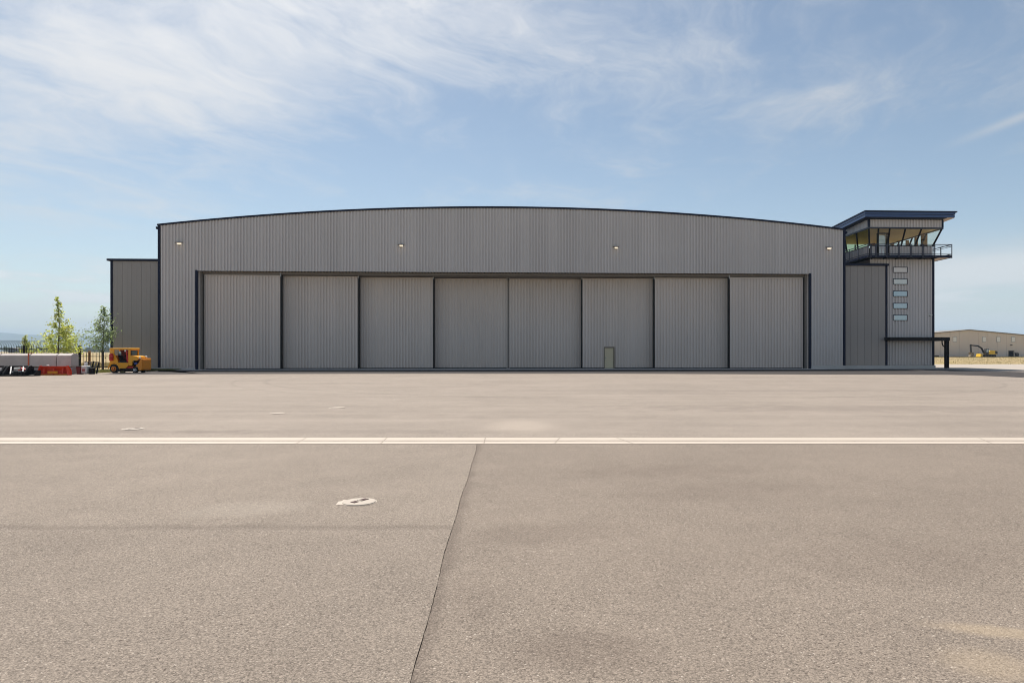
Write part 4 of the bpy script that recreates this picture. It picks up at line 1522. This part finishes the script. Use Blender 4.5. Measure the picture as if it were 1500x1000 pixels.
t1 = P(85, 545, 62.5)
young_tree('young_tree', 'yellow green pyramid shaped young tree rising behind the concrete blocks', (t1.x, 62.5, 0), 6.7, 2.6, M_LEAFY, 3600, 11, 0.17, power=1.5, bare_top=0.62)
t2 = P(150.5, 545, 62.5)
young_tree('young_tree', 'slim grey green young tree with bare trunk beside the left annex', (t2.x, 62.5, 0), 5.9, 1.95, M_LEAFG, 2500, 23, 0.15, droop=0.9, power=0.8, low=0.25, bare_top=0.7)
t3 = P(39, 545, 82)
young_tree('young_tree', 'small pale bushy tree behind the curved top picket fence', (t3.x, 82, 0), 3.7, 1.25, M_LEAFY, 1800, 31, 0.15, low=0.1)

# far tree line and scattered far trees (one mass on the horizon)
fb = MB()
r = random.Random(5)
for i in range(420):
    px = r.uniform(-260, 240)
    Y = r.uniform(900, 1500)
    c = Vector((PX(px, Y), Y, 0))
    h = r.uniform(3, 7.5) * (1.3 if r.random() < 0.15 else 1)
    w = h * r.uniform(0.5, 1.1)
    for k in range(14):
        p_ = c + Vector((r.gauss(0, w * 0.4), r.gauss(0, w * 0.4), h * (0.1 + 0.85 * r.random())))
        s_ = h * r.uniform(0.15, 0.32)
        n1 = Vector((r.gauss(0, 0.4), -1, r.gauss(0, 0.6))).normalized()
        n2 = n1.orthogonal().normalized()
        n2.rotate(Quaternion(n1, r.uniform(0, 6.28)))
        n3 = n1.cross(n2)
        fb.add([p_ - n2 * s_, p_ + n3 * s_ * 0.8, p_ + n2 * s_, p_ - n3 * s_ * 0.9], [(0, 1, 2, 3)])
o = fb.build('treeline', M_FARTREE)
tag(o, 'dark line of far trees on the horizon at the left', 'trees', None, 'stuff')

# far barn and utility poles
p = P(18.5, 514, 700)
bn = thing('barn', 'far dark barn on the horizon behind the fence', 'barn', (p.x, 700, 0))
MB().box((p.x - 4.2, 700, 0), (p.x + 4.2, 712, 3.2)).build('wall', M_DKSTEEL, bn)
MB().prism([(p.x - 4.7, 699.5, 3.2), (p.x + 4.7, 699.5, 3.2), (p.x, 699.5, 5.0)], (0, 13, 0)).build('roof', M_DKSTEEL, bn)
MB().box((p.x - 1.5, 699.9, 0), (p.x + 1.5, 699.98, 2.6)).build('door', M_BLACK, bn)


def upole(px, ytop, Y, label):
    p_ = P(px, ytop, Y)
    o_ = thing('utility_pole', label, 'utility pole', (p_.x, Y, 0), 'utility poles on the far field')
    MB().tube([(p_.x, Y, -0.2), (p_.x, Y, p_.z)], [0.2, 0.13], 8).build('pole', M_POLE, o_)
    MB().box((p_.x - 1.2, Y - 0.2, p_.z - 0.9), (p_.x + 1.2, Y - 0.08, p_.z - 0.7)).build('crossarm', M_POLE, o_)
    for k in (-1.0, 0.0, 1.0):
        MB().tube([(p_.x + k, Y - 0.14, p_.z - 0.7), (p_.x + k, Y - 0.14, p_.z - 0.4)], [0.07, 0.05], 6).build('insulator', M_STEELGREY, o_)


upole(120, 497.5, 420, 'utility pole showing left of the grey green tree, nearer of the two')
upole(131.5, 501, 560, 'fainter utility pole standing close left of the grey green tree')

# ------------------------------------------------------------------ fences
FY = 68.0


def fence(name, label, px0, px1, posts, curl, step, Y, rails, top, group):
    x0, x1 = PX(px0, Y), PX(px1, Y)
    o_ = thing(name, label, 'fence', (x0, Y, 0), group)
    for z in rails:
        MB().box((x0, Y - 0.03, z - 0.03), (x1, Y + 0.03, z + 0.03)).build('rail', M_BLACK, o_)
    for px in posts:
        x = PX(px, Y)
        MB().box((x - 0.075, Y - 0.075, -0.1), (x + 0.075, Y + 0.075, top)).box((x - 0.09, Y - 0.09, top + 0.002), (x + 0.09, Y + 0.09, top + 0.05)).build('post', M_BLACK, o_)
    first = None
    x = x0 + step
    while x < x1 - 0.05:
        if first is None:
            mb_ = MB()
            pts_ = [(0, -0.05, 0.05), (0, -0.05, top - 0.15)]
            if curl:
                for k in range(1, 5):
                    a = k / 4 * 1.1
                    pts_.append((-(1 - math.cos(a)) * 0.36, -0.05 - (1 - math.cos(a)) * 0.75, top - 0.15 + math.sin(a) * 0.75))
            for a, b in zip(pts_, pts_[1:]):
                mb_.bar(a, b, 0.034, 0.034, (0, 1, 0))
            first = mb_.build('picket', M_BLACK, o_)
            first.matrix_parent_inverse = Matrix()
            c = first
        else:
            c = first.copy()
            COL.objects.link(c)
            c.parent = o_
        c.location = (x - x0, 0, 0)
        x += step
    return o_


fence('picket_fence', 'black steel picket fence with curled tops showing above the concrete blocks', -55, 117, (-48, 35, 117), True, 0.23, 68.0, (0.35, 1.95), 2.25, None)
fence('picket_fence', 'lower straight topped black fence between the concrete blocks and the annex', 117.6, 161, (150.5,), False, 0.30, 66.9, (0.25, 1.25), 1.75, None)
# wooden gate post seen through the lower fence
p = P(131, 541, 74)
gp = thing('wooden_post', 'brown wooden post standing in dry grass beyond the lower fence', 'post', (p.x, 74, 0))
MB().cham((p.x - 0.09, 73.9, -0.1), (p.x + 0.09, 74.1, 1.75), 0.015).build('shaft', M_WOOD, gp)
MB().cham((p.x - 0.11, 73.88, 1.752), (p.x + 0.11, 74.12, 1.80), 0.01).build('cap', M_OLDWOOD, gp)

# ------------------------------------------------------------------ concrete blocks
BY = 53.2
zt = P(60, 517.5, BY).z
zm = P(60, 537, BY).z


def block(x0, x1, z0, z1, label, big):
    o_ = MB()
    c = 0.10 if big else 0.05
    y0, y1 = BY, BY + 0.9
    # chamfered prism with a shallow sloping top edge that catches the light
    prof = [(y0, z0 + 0.02), (y0, z1 - 0.16), (y0 + 0.34, z1), (y1 - 0.20, z1), (y1, z1 - 0.09), (y1, z0 + 0.02)]
    e = 0.03
    a = [Vector((x0 + e, y, z)) for y, z in prof]
    o_.prism(a, (x1 - x0 - 2 * e, 0, 0))
    ob = o_.build('concrete_block', M_BLOCK, None, bevel=0.03)
    tag(ob, label, 'concrete block', 'stacked concrete blocks')
    # lifting loop
    xc = (x0 + x1) / 2
    if big:
        pts_ = [(xc - 0.16, BY + 0.45, z1 - 0.02), (xc - 0.14, BY + 0.45, z1 + 0.05), (xc, BY + 0.45, z1 + 0.08), (xc + 0.14, BY + 0.45, z1 + 0.05), (xc + 0.16, BY + 0.45, z1 - 0.02)]
        MB().tube(pts_, 0.014, 6).build('lifting_loop', M_STEELGREY, ob)
    return ob


bx = [PX(v, BY) for v in (-48, -2, 42, 82.3, 104.5)]
block(bx[0], bx[1], zm, zt, 'upper grey concrete block cut by the left picture edge', True)
block(bx[1], bx[2], zm, zt, 'upper grey concrete block above the black loader frame', True)
block(bx[2], bx[3], zm, zt, 'upper pale concrete block above the left half of the red plow', True)
block(bx[3], bx[4], zm, zt, 'upper short concrete block at the right end of the stack', True)
bb = [PX(v, BY) for v in (-48, -20, 22, 62, 104.5)]
for a, b, lb in ((0, 1, 'lower concrete block at the left picture edge behind the black frame'), (1, 2, 'lower concrete block hidden behind the black loader frame'),
                 (2, 3, 'lower concrete block behind the black frame and the left end of the red plow'), (3, 4, 'lower concrete block behind the right end of the red plow')):
    block(bb[a], bb[b], 0.0, zm - 0.005, lb, False)
# orange strap hanging in the joint of the upper blocks
xs_ = bx[2]
st = MB().box((xs_ - 0.045, BY - 0.035, zm + 0.05), (xs_ + 0.045, BY - 0.012, zt - 0.02)).box((xs_ - 0.045, BY - 0.035, zt - 0.018), (xs_ + 0.045, BY + 0.5, zt + 0.02))
tag(st.build('strap', mat('faded orange webbing', (0.55, 0.12, 0.05), 0.8)), 'faded orange strap hanging over the joint between two upper blocks', 'strap')


# ------------------------------------------------------------------ red plow blade
PY = 51.3
pl0, pl1 = PX(55.5, PY), PX(104.5, PY)
plow = thing('snow_plow', 'orange red plow blade with flared ends lying before the concrete blocks', 'plow blade', ((pl0 + pl1) / 2, PY, 0))
H = 0.66
curve = [(0.0, 0.02), (-0.10, 0.18), (-0.12, 0.36), (-0.06, 0.52), (0.08, H)]
mb = MB()
nn = 10
vs = []
for i in range(nn + 1):
    k = i / nn
    for (dy, dz_) in curve:
        ins = dz_ / H * 0.16
        x = pl0 + ins + (pl1 - pl0 - 2 * ins) * k
        vs.append((x, PY - dy, dz_))
    for (dy, dz_) in curve[::-1]:
        ins = dz_ / H * 0.16
        x = pl0 + ins + (pl1 - pl0 - 2 * ins) * k
        vs.append((x, PY - dy + 0.05, dz_))
m_ = 2 * len(curve)
fs = [(i * m_ + j, i * m_ + (j + 1) % m_, (i + 1) * m_ + (j + 1) % m_, (i + 1) * m_ + j) for i in range(nn) for j in range(m_)]
fs += [tuple(range(m_)), tuple(range(nn * m_, (nn + 1) * m_))]
mb.add(vs, fs)
mb.build('moldboard', M_PLOW, plow)
for k in (0.22, 0.5, 0.78):
    x = pl0 + (pl1 - pl0) * k
    MB().prism([(x - 0.03, PY - 0.2, 0.05), (x - 0.03, PY + 0.12, 0.05), (x - 0.03, PY + 0.02, 0.56), (x - 0.03, PY - 0.12, 0.50)], (0.06, 0, 0)).build('rib', M_PLOW, plow)
for x in (pl0 + 0.04, pl1 - 0.09):
    sg = 1 if x < (pl0 + pl1) / 2 else -1
    MB().hexa([(x, PY - 0.30, 0.0), (x + 0.05, PY - 0.30, 0.0), (x + 0.05, PY + 0.12, 0.0), (x, PY + 0.12, 0.0),
               (x + sg * 0.17, PY - 0.16, H + 0.03), (x + sg * 0.17 + 0.05, PY - 0.16, H + 0.03), (x + sg * 0.17 + 0.05, PY + 0.06, H + 0.03), (x + sg * 0.17, PY + 0.06, H + 0.03)]).build('end_plate', M_PLOW, plow)
MB().box((pl0 + 0.1, PY - 0.16, 0.0), (pl1 - 0.1, PY - 0.08, 0.09)).build('cutting_edge', M_ORANGE, plow)
MB().box((pl0 + 0.8, PY - 0.19, 0.14), (pl0 + 1.5, PY - 0.13, 0.30)).build('wear_plate', M_ORANGE, plow)
MB().cham((pl0 + 0.62, PY - 0.05, H + 0.02), (pl0 + 0.76, PY + 0.09, H + 0.09), 0.02).build('marker_bracket', M_WHITE, plow)

# ------------------------------------------------------------------ black loader attachments on the left
LYA = 49.8


def loader_frame(px0, px1, label, with_light):
    x0, x1 = PX(px0, LYA), PX(px1, LYA)
    w = x1 - x0
    o_ = thing('loader_attachment', label, 'loader attachment', ((x0 + x1) / 2, LYA, 0), 'black loader attachments')
    for x in (x0, x1 - 0.12):
        MB().prism([(x, LYA - 0.55, 0.03), (x, LYA + 0.45, 0.03), (x, LYA + 0.4, 0.62), (x, LYA + 0.1, 0.74), (x, LYA - 0.1, 0.66), (x, LYA - 0.5, 0.22)], (0.12, 0, 0)).build('side_plate', M_BLACK, o_)
    MB().tube([(x0 + 0.06, LYA + 0.05, 0.68), (x1 - 0.06, LYA + 0.05, 0.68)], 0.055, 10).build('cross_tube', M_BLACK, o_)
    MB().box((x0 + 0.13, LYA + 0.28, 0.03), (x1 - 0.13, LYA + 0.36, 0.36)).build('back_plate', M_DKSTEEL, o_)
    MB().box((x0 - 0.1, LYA - 0.62, 0.0), (x1 + 0.1, LYA - 0.30, 0.10)).build('cutting_edge', M_BLACK, o_)
    if with_light:
        for k in (0.18, 0.72):
            MB().bar((x0 + w * k, LYA - 0.02, 0.66), (x0 + w * k + 0.28, LYA - 0.5, 0.16), 0.07, 0.06).build('link_arm', M_STEELGREY, o_)
        MB().bar((x0 + w * 0.28, LYA - 0.3, 0.30), (x0 + w * 0.78, LYA - 0.3, 0.34), 0.07, 0.08).build('cross_bar', M_STEELGREY, o_)
        MB().tube([(x0 + w * 0.36, LYA - 0.1, 0.52), (x0 + w * 0.62, LYA - 0.1, 0.54)], 0.08, 10).build('hydraulic_cylinder', M_LETTER, o_)
        for k in (0.56, 0.66, 0.9):
            MB().lathe((x0 + w * k, LYA - 0.42, 0.20), (0, -1, 0), ((0.15, 0), (0.15, 0.1), (0.05, 0.13)), 12).build('skid_disc', M_BLACK, o_)
    else:
        MB().cham((x0 + w * 0.2, LYA - 0.34, 0.42), (x0 + w * 0.95, LYA - 0.28, 0.58), 0.015).build('reflector_plate', M_LETTER, o_)
        MB().cham((x0 + w * 0.1, LYA - 0.36, 0.24), (x0 + w * 0.85, LYA - 0.30, 0.40), 0.015).build('warning_plate', M_RED, o_)
        MB().lathe((x0 + w * 0.55, LYA - 0.65, 0.13), (0, -1, 0), ((0.11, 0), (0.11, 0.06)), 12).build('roller', M_LETTER, o_)
    return o_


loader_frame(-26, 9, 'black loader attachment with a red plate at the left picture edge', False)
loader_frame(11, 44, 'black loader frame with pale slanting arms before the concrete blocks', True)
bxx0, bxx1 = PX(44.8, LYA), PX(54.5, LYA)
bk = thing('loader_bucket', 'small black bucket lying between the loader frame and the red plow', 'bucket', ((bxx0 + bxx1) / 2, LYA, 0))
MB().prism([(bxx0, LYA - 0.4, 0.0), (bxx0, LYA + 0.3, 0.0), (bxx0, LYA + 0.35, 0.36), (bxx0, LYA + 0.1, 0.42), (bxx0, LYA + 0.05, 0.12), (bxx0, LYA - 0.4, 0.06)], (bxx1 - bxx0, 0, 0)).build('bucket_shell', M_BLACK, bk)
for x in (bxx0 - 0.022, bxx1 + 0.002):
    MB().prism([(x, LYA - 0.42, 0.0), (x, LYA + 0.3, 0.0), (x, LYA + 0.35, 0.40), (x, LYA + 0.0, 0.40)], (0.02, 0, 0)).build('cheek_plate', M_BLACK, bk)
rb0 = PX(33, LYA + 1.0)
rp = thing('red_canister', 'red canister lying behind the black loader frame', 'canister', (rb0, LYA + 1.0, 0))
MB().lathe((rb0 - 0.25, LYA + 1.0, 0.48), (1, 0, -0.25), ((0.03, -0.05), (0.11, 0), (0.14, 0.05), (0.14, 0.5), (0.10, 0.56)), 14).build('canister_body', M_RED, rp, True)
MB().box((rb0 - 0.2, LYA + 0.85, 0.0), (rb0 + 0.25, LYA + 1.15, 0.34)).build('stand', M_BLACK, rp)

# ------------------------------------------------------------------ pallets and tote by the block end
SY = 53.6
pxA = [PX(v, SY) for v in (115.5, 122, 131.5, 139.5)]
pal = thing('pallet_stack', 'dark timber pallets leaning upright right of the concrete blocks', 'pallets', ((pxA[0] + pxA[3]) / 2, SY + 0.5, 0))
for i in range(6):
    x = pxA[0] + 0.08 + (pxA[3] - pxA[0] - 0.2) * i / 5
    MB().bar((x, SY + 0.35, 0.02), (x + 0.02, SY + 0.62, 0.98 - 0.06 * (i % 3)), 0.10, 0.05, (0, 1, 0)).build('slat', M_BLACK if i % 2 else M_DOORFRAME, pal)
for z in (0.25, 0.62, 0.9):
    MB().bar((pxA[0], SY + 0.48 + z * 0.2, z), (pxA[3] - 0.1, SY + 0.48 + z * 0.2, z), 0.09, 0.07).build('bearer', M_OLDWOOD if z > 0.8 else M_DOORFRAME, pal)
tote = thing('white_tote', 'grey white plastic tote with a pale cap standing before the pallets', 'tote', ((pxA[1] + pxA[2]) / 2, SY - 0.1, 0))
MB().cham((pxA[1] + 0.03, SY - 0.35, 0.05), (pxA[2] - 0.03, SY + 0.2, 0.66), 0.06).build('tote_body', M_LETTER, tote)
MB().lathe(((pxA[1] + pxA[2]) / 2, SY - 0.08, 0.665), (0, 0, 1), ((0.12, 0), (0.12, 0.2), (0.09, 0.24)), 14).build('cap', M_WHITE, tote)
MB().box((pxA[1] + 0.14, SY - 0.36, 0.22), (pxA[2] - 0.14, SY - 0.351, 0.42)).build('faded_label', mat('faded red label', (0.35, 0.12, 0.10), 0.7), tote)
drum = thing('black_drum', 'squat black drum at the right of the white tote', 'drum', (pxA[2] + 0.22, SY - 0.05, 0))
MB().lathe((pxA[2] + 0.2, SY - 0.05, 0.0), (0, 0, 1), ((0.19, 0), (0.20, 0.03), (0.19, 0.18), (0.20, 0.2), (0.19, 0.22), (0.19, 0.44), (0.20, 0.46), (0.17, 0.49)), 18).build('drum_body', M_BLACK, drum)
MB().lathe((pxA[2] + 0.13, SY - 0.05, 0.491), (0, 0, 1), ((0.03, 0), (0.03, 0.03)), 8).build('bung', M_STEELGREY, drum)
dr2 = thing('brown_bin', 'dark red brown bin squeezed between the blocks and the white tote', 'bin', (pxA[0] + 0.2, SY - 0.1, 0))
MB().hexa([(pxA[0] + 0.04, SY - 0.3, 0), (pxA[1] - 0.04, SY - 0.3, 0), (pxA[1] - 0.04, SY + 0.1, 0), (pxA[0] + 0.04, SY + 0.1, 0),
           (pxA[0], SY - 0.33, 0.55), (pxA[1], SY - 0.33, 0.55), (pxA[1], SY + 0.13, 0.55), (pxA[0], SY + 0.13, 0.55)]).build('bin_body', M_DKRED, dr2)
MB().cham((pxA[0] - 0.01, SY - 0.34, 0.552), (pxA[1] + 0.01, SY + 0.14, 0.62), 0.02).build('lid', M_BLACK, dr2)

# ------------------------------------------------------------------ yellow tractor sweeper
KY = 56.3
kx = PX(160, KY)
SC = KY / dirv(190)[1] / 1000          # metres per photograph pixel there


def T(px, py, dy=0.0):
    """point on the tractor's near side given its pixel in the photograph"""
    return Vector((kx + (px - 160) * SC, KY + dy, (545.6 - py) * SC))


tr = thing('tow_tractor', 'old chrome yellow tow tractor with open cab and big front box parked by the annex', 'tractor', (kx + 1.7, KY + 0.8, 0))
W = 1.3
NEAR, FARS = 0.0, W


def side_plate(name, poly, m, dy, th=0.05, par=None):
    return MB().prism([T(a, b, dy) for a, b in poly], (0, th, 0)).build(name, m, par or tr)


cxw, cyw, rw = 166.6, 539.6, 8.0
for dy in (NEAR, FARS - 0.05):
    # rear pillar panel
    side_plate('rear_panel', [(160.6, 530.5), (160.6, 511.5), (167.0, 511.5), (167.0, 517.5), (169.5, 521.5), (171.5, 526.0), (172.5, 530.5)], M_YELLOW, dy)
    # lower body side with wheel arch
    side_plate('side_panel', [(160.2, 530.6), (187.0, 530.6), (187.0, 535.0), (183.0, 538.9), (174.9, 538.9)] + [(cxw + rw * math.cos(R(a)), cyw - rw * math.sin(R(a))) for a in range(10, 171, 16)] + [(160.2, 536.3)], M_YELLOW, dy)
    # front pillar and cowl side
    side_plate('cowl_panel', [(187.2, 534.8), (187.2, 511.5), (189.4, 511.5), (189.4, 520.4), (199.5, 521.6), (201.5, 523.4), (201.5, 525.8), (199.0, 527.6), (195.0, 527.3), (193.0, 528.5), (192.6, 534.8)], M_YELLOW, dy)
    # wheel arch lip
    MB().tube([T(cxw + 8.0 * math.cos(R(a)), cyw - 8.0 * math.sin(R(a)), dy + (0 if dy == 0 else 0.05)) for a in range(0, 181, 15)], 0.045, 6).build('fender_lip', M_YELLOW, tr)
MB().hexa([T(160.3, 511.6, -0.06), T(191.0, 511.6, -0.06), T(191.0, 511.6, W + 0.06), T(160.3, 511.6, W + 0.06),
           T(161.2, 509.2, -0.03), T(190.0, 509.0, -0.03), T(190.0, 509.0, W + 0.03), T(161.2, 509.2, W + 0.03)]).build('roof', M_YELLOW, tr, bevel=0.03)
MB().hexa([T(160.4, 536, 0.055), T(161.4, 536, 0.055), T(161.4, 536, W - 0.055), T(160.4, 536, W - 0.055), T(160.4, 520, 0.055), T(161.4, 520, 0.055), T(161.4, 520, W - 0.055), T(160.4, 520, W - 0.055)]).build('rear_wall', M_YELLOW, tr)


def front_rect(y0, y1, p0, p1, x, th):
    """box on the cab front between the sides y0, y1 and pixel heights p0 (top), p1 (bottom)"""
    return T(x, p1, y0), T(x + th, p0, y1)


wf = MB()
wf.box(*front_rect(0.051, 0.14, 511.6, 520.6, 187.6, 1.5)).box(*front_rect(W - 0.14, W - 0.051, 511.6, 520.6, 187.6, 1.5))
wf.box(*front_rect(0.141, W - 0.141, 511.6, 512.4, 187.6, 1.5)).box(*front_rect(0.141, W - 0.141, 519.6, 520.6, 187.6, 1.5))
wsf = wf.build('windshield_frame', M_YELLOW, tr)
MB().box(*front_rect(0.141, W - 0.141, 512.42, 519.58, 188.2, 0.3)).build('windshield', M_GLASSC, wsf)
MB().hexa([T(170, 535, 0.7), T(187, 535, 0.7), T(187, 535, 0.76), T(170, 535, 0.76), T(168, 512, 0.7), T(184, 512, 0.7), T(184, 512, 0.76), T(168, 512, 0.76)]).build('cab_partition', M_DKRED, tr)
MB().hexa([T(184.8, 533, 0.06), T(187, 533, 0.06), T(187, 533, 0.5), T(184.8, 533, 0.5), T(182.6, 512, 0.06), T(184.2, 512, 0.06), T(184.2, 512, 0.5), T(182.6, 512, 0.5)]).build('dash_panel', M_RED, tr)
MB().hexa([T(161.5, 530.2, 0.06), T(189, 530.2, 0.06), T(189, 530.2, W - 0.06), T(161.5, 530.2, W - 0.06), T(161.5, 529.4, 0.06), T(189, 529.4, 0.06), T(189, 529.4, W - 0.06), T(161.5, 529.4, W - 0.06)]).build('cab_floor', M_DKSTEEL, tr)
seat = MB().cham(T(173.5, 529.3, 0.12), T(183, 526.2, 0.62), 0.03).build('seat', M_BLACK, tr)
MB().hexa([T(172.4, 527, 0.14), T(174.6, 527, 0.14), T(174.6, 527, 0.6), T(172.4, 527, 0.6), T(170.6, 519.5, 0.14), T(172.4, 519.5, 0.14), T(172.4, 519.5, 0.6), T(170.6, 519.5, 0.6)]).build('seat_back', M_BLACK, seat)
MB().cham(T(168.6, 519.5, 0.3), T(173.6, 514.0, 0.36), 0.01).build('rear_window', M_WINBLUE, tr)
MB().tube([T(186, 521, 0.2), T(183.0, 519.5, 0.2)], 0.015, 6).lathe(T(183.0, 519.5, 0.2), (-1, 0, 0.5), ((0.16, 0), (0.18, 0.015), (0.16, 0.03)), 16).build('steering_wheel', M_BLACK, tr)
MB().cham(T(182.6, 514.5, -0.10), T(184.4, 511.8, -0.04), 0.01).build('mirror', M_WHITE, tr)
# red cylinder at the rear
MB().lathe(T(164.2, 527.8, -0.12), (0, 0, 1), ((0.10, 0), (0.145, 0.04), (0.145, 0.50), (0.10, 0.56), (0.04, 0.60)), 16).build('red_cylinder', M_RED, tr, True)
MB().box(T(161.5, 523.5, -0.285), T(167.0, 523.0, -0.27)).build('cylinder_strap', M_DKSTEEL, tr)
# hood
MB().hexa([T(189.5, 522.0, 0.06), T(200.6, 523.4, 0.06), T(200.6, 523.4, W - 0.06), T(189.5, 522.0, W - 0.06), T(189.5, 520.0, 0.06), T(199.4, 521.3, 0.06), T(199.4, 521.3, W - 0.06), T(189.5, 520.0, W - 0.06)]).build('hood', M_YELLOW, tr)
MB().cham(T(193.5, 535.5, 0.12), T(200.5, 526.5, W - 0.12), 0.04).build('engine', M_BLACK, tr)
MB().cham(T(195.2, 533.2, 0.04), T(199.0, 530.2, 0.12), 0.02).build('engine_block', M_ENGBLUE, tr)
MB().tube([T(193.5, 527.9, 0.05), T(197, 529.3, 0.05), T(201, 528.0, 0.05)], 0.025, 6).build('hose', M_BLACK, tr)
# chassis
MB().box(T(161, 541.0, 0.25), T(202, 537.6, W - 0.25)).build('chassis', M_DKSTEEL, tr)
MB().box(T(182.5, 538.5, 0.05), T(193.5, 536.0, 0.22)).build('frame_rail', M_RED, tr)
MB().cham(T(180.5, 543.6, -0.02), T(192, 541.0, 0.2), 0.02).build('step', M_BLACK, tr)
# front box, curved along its rear lower edge
fbx = [(198.5, 535.0), (201.0, 537.5), (202.2, 541.8), (205.6, 541.8), (206.8, 540.2), (206.8, 525.5), (205.8, 524.0), (204.4, 526.2), (203.2, 529.5), (201.2, 532.2), (198.8, 533.6)]
MB().prism([T(a, b, -0.05) for a, b in fbx], (0, W + 0.10, 0)).build('front_box', M_ORANGE, tr, bevel=0.025)
MB().prism([T(206.83, b, y) for b, y in ((540.0, 0.12), (527.0, 0.12), (527.0, W - 0.12), (540.0, W - 0.12))], (0.03, 0, 0)).build('box_panel', M_ORANGE, tr, bevel=0.01)
for px, py, dy in ((203.2, 523.2, 0.05), (200.6, 522.3, W - 0.08)):
    c = T(px, py, dy)
    MB().lathe(c, (1, -0.4, 0), ((0.05, -0.09), (0.09, -0.02), (0.095, 0.03), (0.08, 0.05)), 14).build('headlight', M_WHITE, tr, True)


def wheel(px, py, rpx, wdt, dy, hubm, name='wheel'):
    c = T(px, py, dy)
    rr_ = rpx * SC
    prof = [(rr_ * 0.55, 0.0), (rr_ * 0.9, 0.0), (rr_, wdt * 0.2), (rr_, wdt * 0.8), (rr_ * 0.9, wdt), (rr_ * 0.55, wdt)]
    w_ = MB().lathe(c, (0, 1, 0), prof, 26).build(name, M_RUBBER, tr, True)
    MB().lathe(c + Vector((0, -0.004 if dy < 0.5 else wdt + 0.004, 0)), (0, -1 if dy < 0.5 else 1, 0), ((rr_ * 0.56, -0.03), (rr_ * 0.56, 0.015), (rr_ * 0.44, 0.0), (rr_ * 0.25, -0.02), (rr_ * 0.22, 0.04), (rr_ * 0.1, 0.05)), 20).build('rim', hubm, w_, True)
    return w_


for dy in (-0.03, W - 0.25):
    wheel(166.7, 539.4, 6.3, 0.30, dy, M_ORANGE)
    wheel(196.7, 541.3, 4.4, 0.22, dy, M_WHITE)
for dy in (-0.05, ):
    c = T(166.7, 539.4, dy)
    MB().lathe(c, (0, -1, 0), ((0.10, 0), (0.10, 0.012), (0.04, 0.02)), 10).build('hub', M_RED, tr)
# wheel chock
ck = G(179.6, 545.8)
chock = thing('wheel_chock', 'small yellow wheel chock on the ground beside the tractor rear wheel', 'wheel chock', (ck.x, ck.y, 0))
MB().prism([(ck.x - 0.17, ck.y - 0.1, 0.005), (ck.x + 0.17, ck.y - 0.1, 0.005), (ck.x + 0.05, ck.y - 0.1, 0.15), (ck.x - 0.05, ck.y - 0.1, 0.15)], (0, 0.2, 0)).build('wedge', mat('faded yellow rubber', (0.42, 0.38, 0.16), 0.8), chock)
MB().tube([(ck.x - 0.05, ck.y, 0.152), (ck.x, ck.y, 0.2), (ck.x + 0.05, ck.y, 0.152)], 0.01, 6).build('handle', M_BLACK, chock)


# ------------------------------------------------------------------ inset pavement lights
def inset_light(px, py, label, rad, slots=True):
    c = G(px, py)
    o_ = thing('inset_light', label, 'pavement light', (c.x, c.y, 0), 'white pavement lights set in the asphalt')
    rg = random.Random(int(px))
    # thin ragged paint smear around the disc
    ring = []
    for i in range(48):
        a = 2 * math.pi * i / 48
        k = 1.04 + 0.03 * rg.random() + (0.34 if math.cos(a - math.pi) > 0.86 else 0.0) * (0.5 + 0.5 * rg.random())
        ring.append((c.x + math.cos(a) * rad * k, c.y + math.sin(a) * rad * k, 0.003))
    MB().add(ring + [(c.x, c.y, 0.003)], [(i, (i + 1) % 48, 48) for i in range(48)]).build('paint_smear', M_PAINT if slots else M_FAINT, o_)
    MB().lathe((c.x, c.y, 0.004), (0, 0, 1), ((rad, 0.0), (rad * 0.985, 0.007), (rad * 0.90, 0.011), (rad * 0.3, 0.013)), 40).build('disc', M_DISC if slots else M_FAINT, o_)
    if slots:
        ang = R(62) - PHI
        d = Vector((math.cos(ang), math.sin(ang), 0))
        s_ = Vector((-d.y, d.x, 0))
        for k, (lg, wd) in ((0.40, (0.27, 0.34)), (-0.38, (0.21, 0.32))):
            m_ = Vector((c.x, c.y, 0.0172)) + d * rad * k
            a, b = d * rad * lg, s_ * rad * wd * 0.55 + Vector((0, 0, 0))
            q_ = [m_ - a - b, m_ + a * 0.9 - b * 0.9, m_ + a + b, m_ - a * 0.9 + b]
            MB().prism(q_, (0, 0, 0.004)).build('lens', M_BROWNLENS, o_)
        MB().bar(Vector((c.x, c.y, 0.019)) + d * rad * 0.03 - s_ * 0.04, Vector((c.x, c.y, 0.019)) + d * rad * 0.03 + s_ * 0.04, 0.014, 0.008).build('divider', M_DISC, o_)
    return o_


inset_light(526.5, 735.3, 'cream pavement light with two dark red slots, nearest one before the white line', 0.19)
inset_light(196, 628.2, 'flat white pavement light just beyond the white line at far left', 0.2)
inset_light(408.5, 605.2, 'faint pavement light on the apron, left of the two small far ones', 0.2, False)
inset_light(495, 597.2, 'faint pavement light on the apron, right of the two small far ones', 0.22, False)
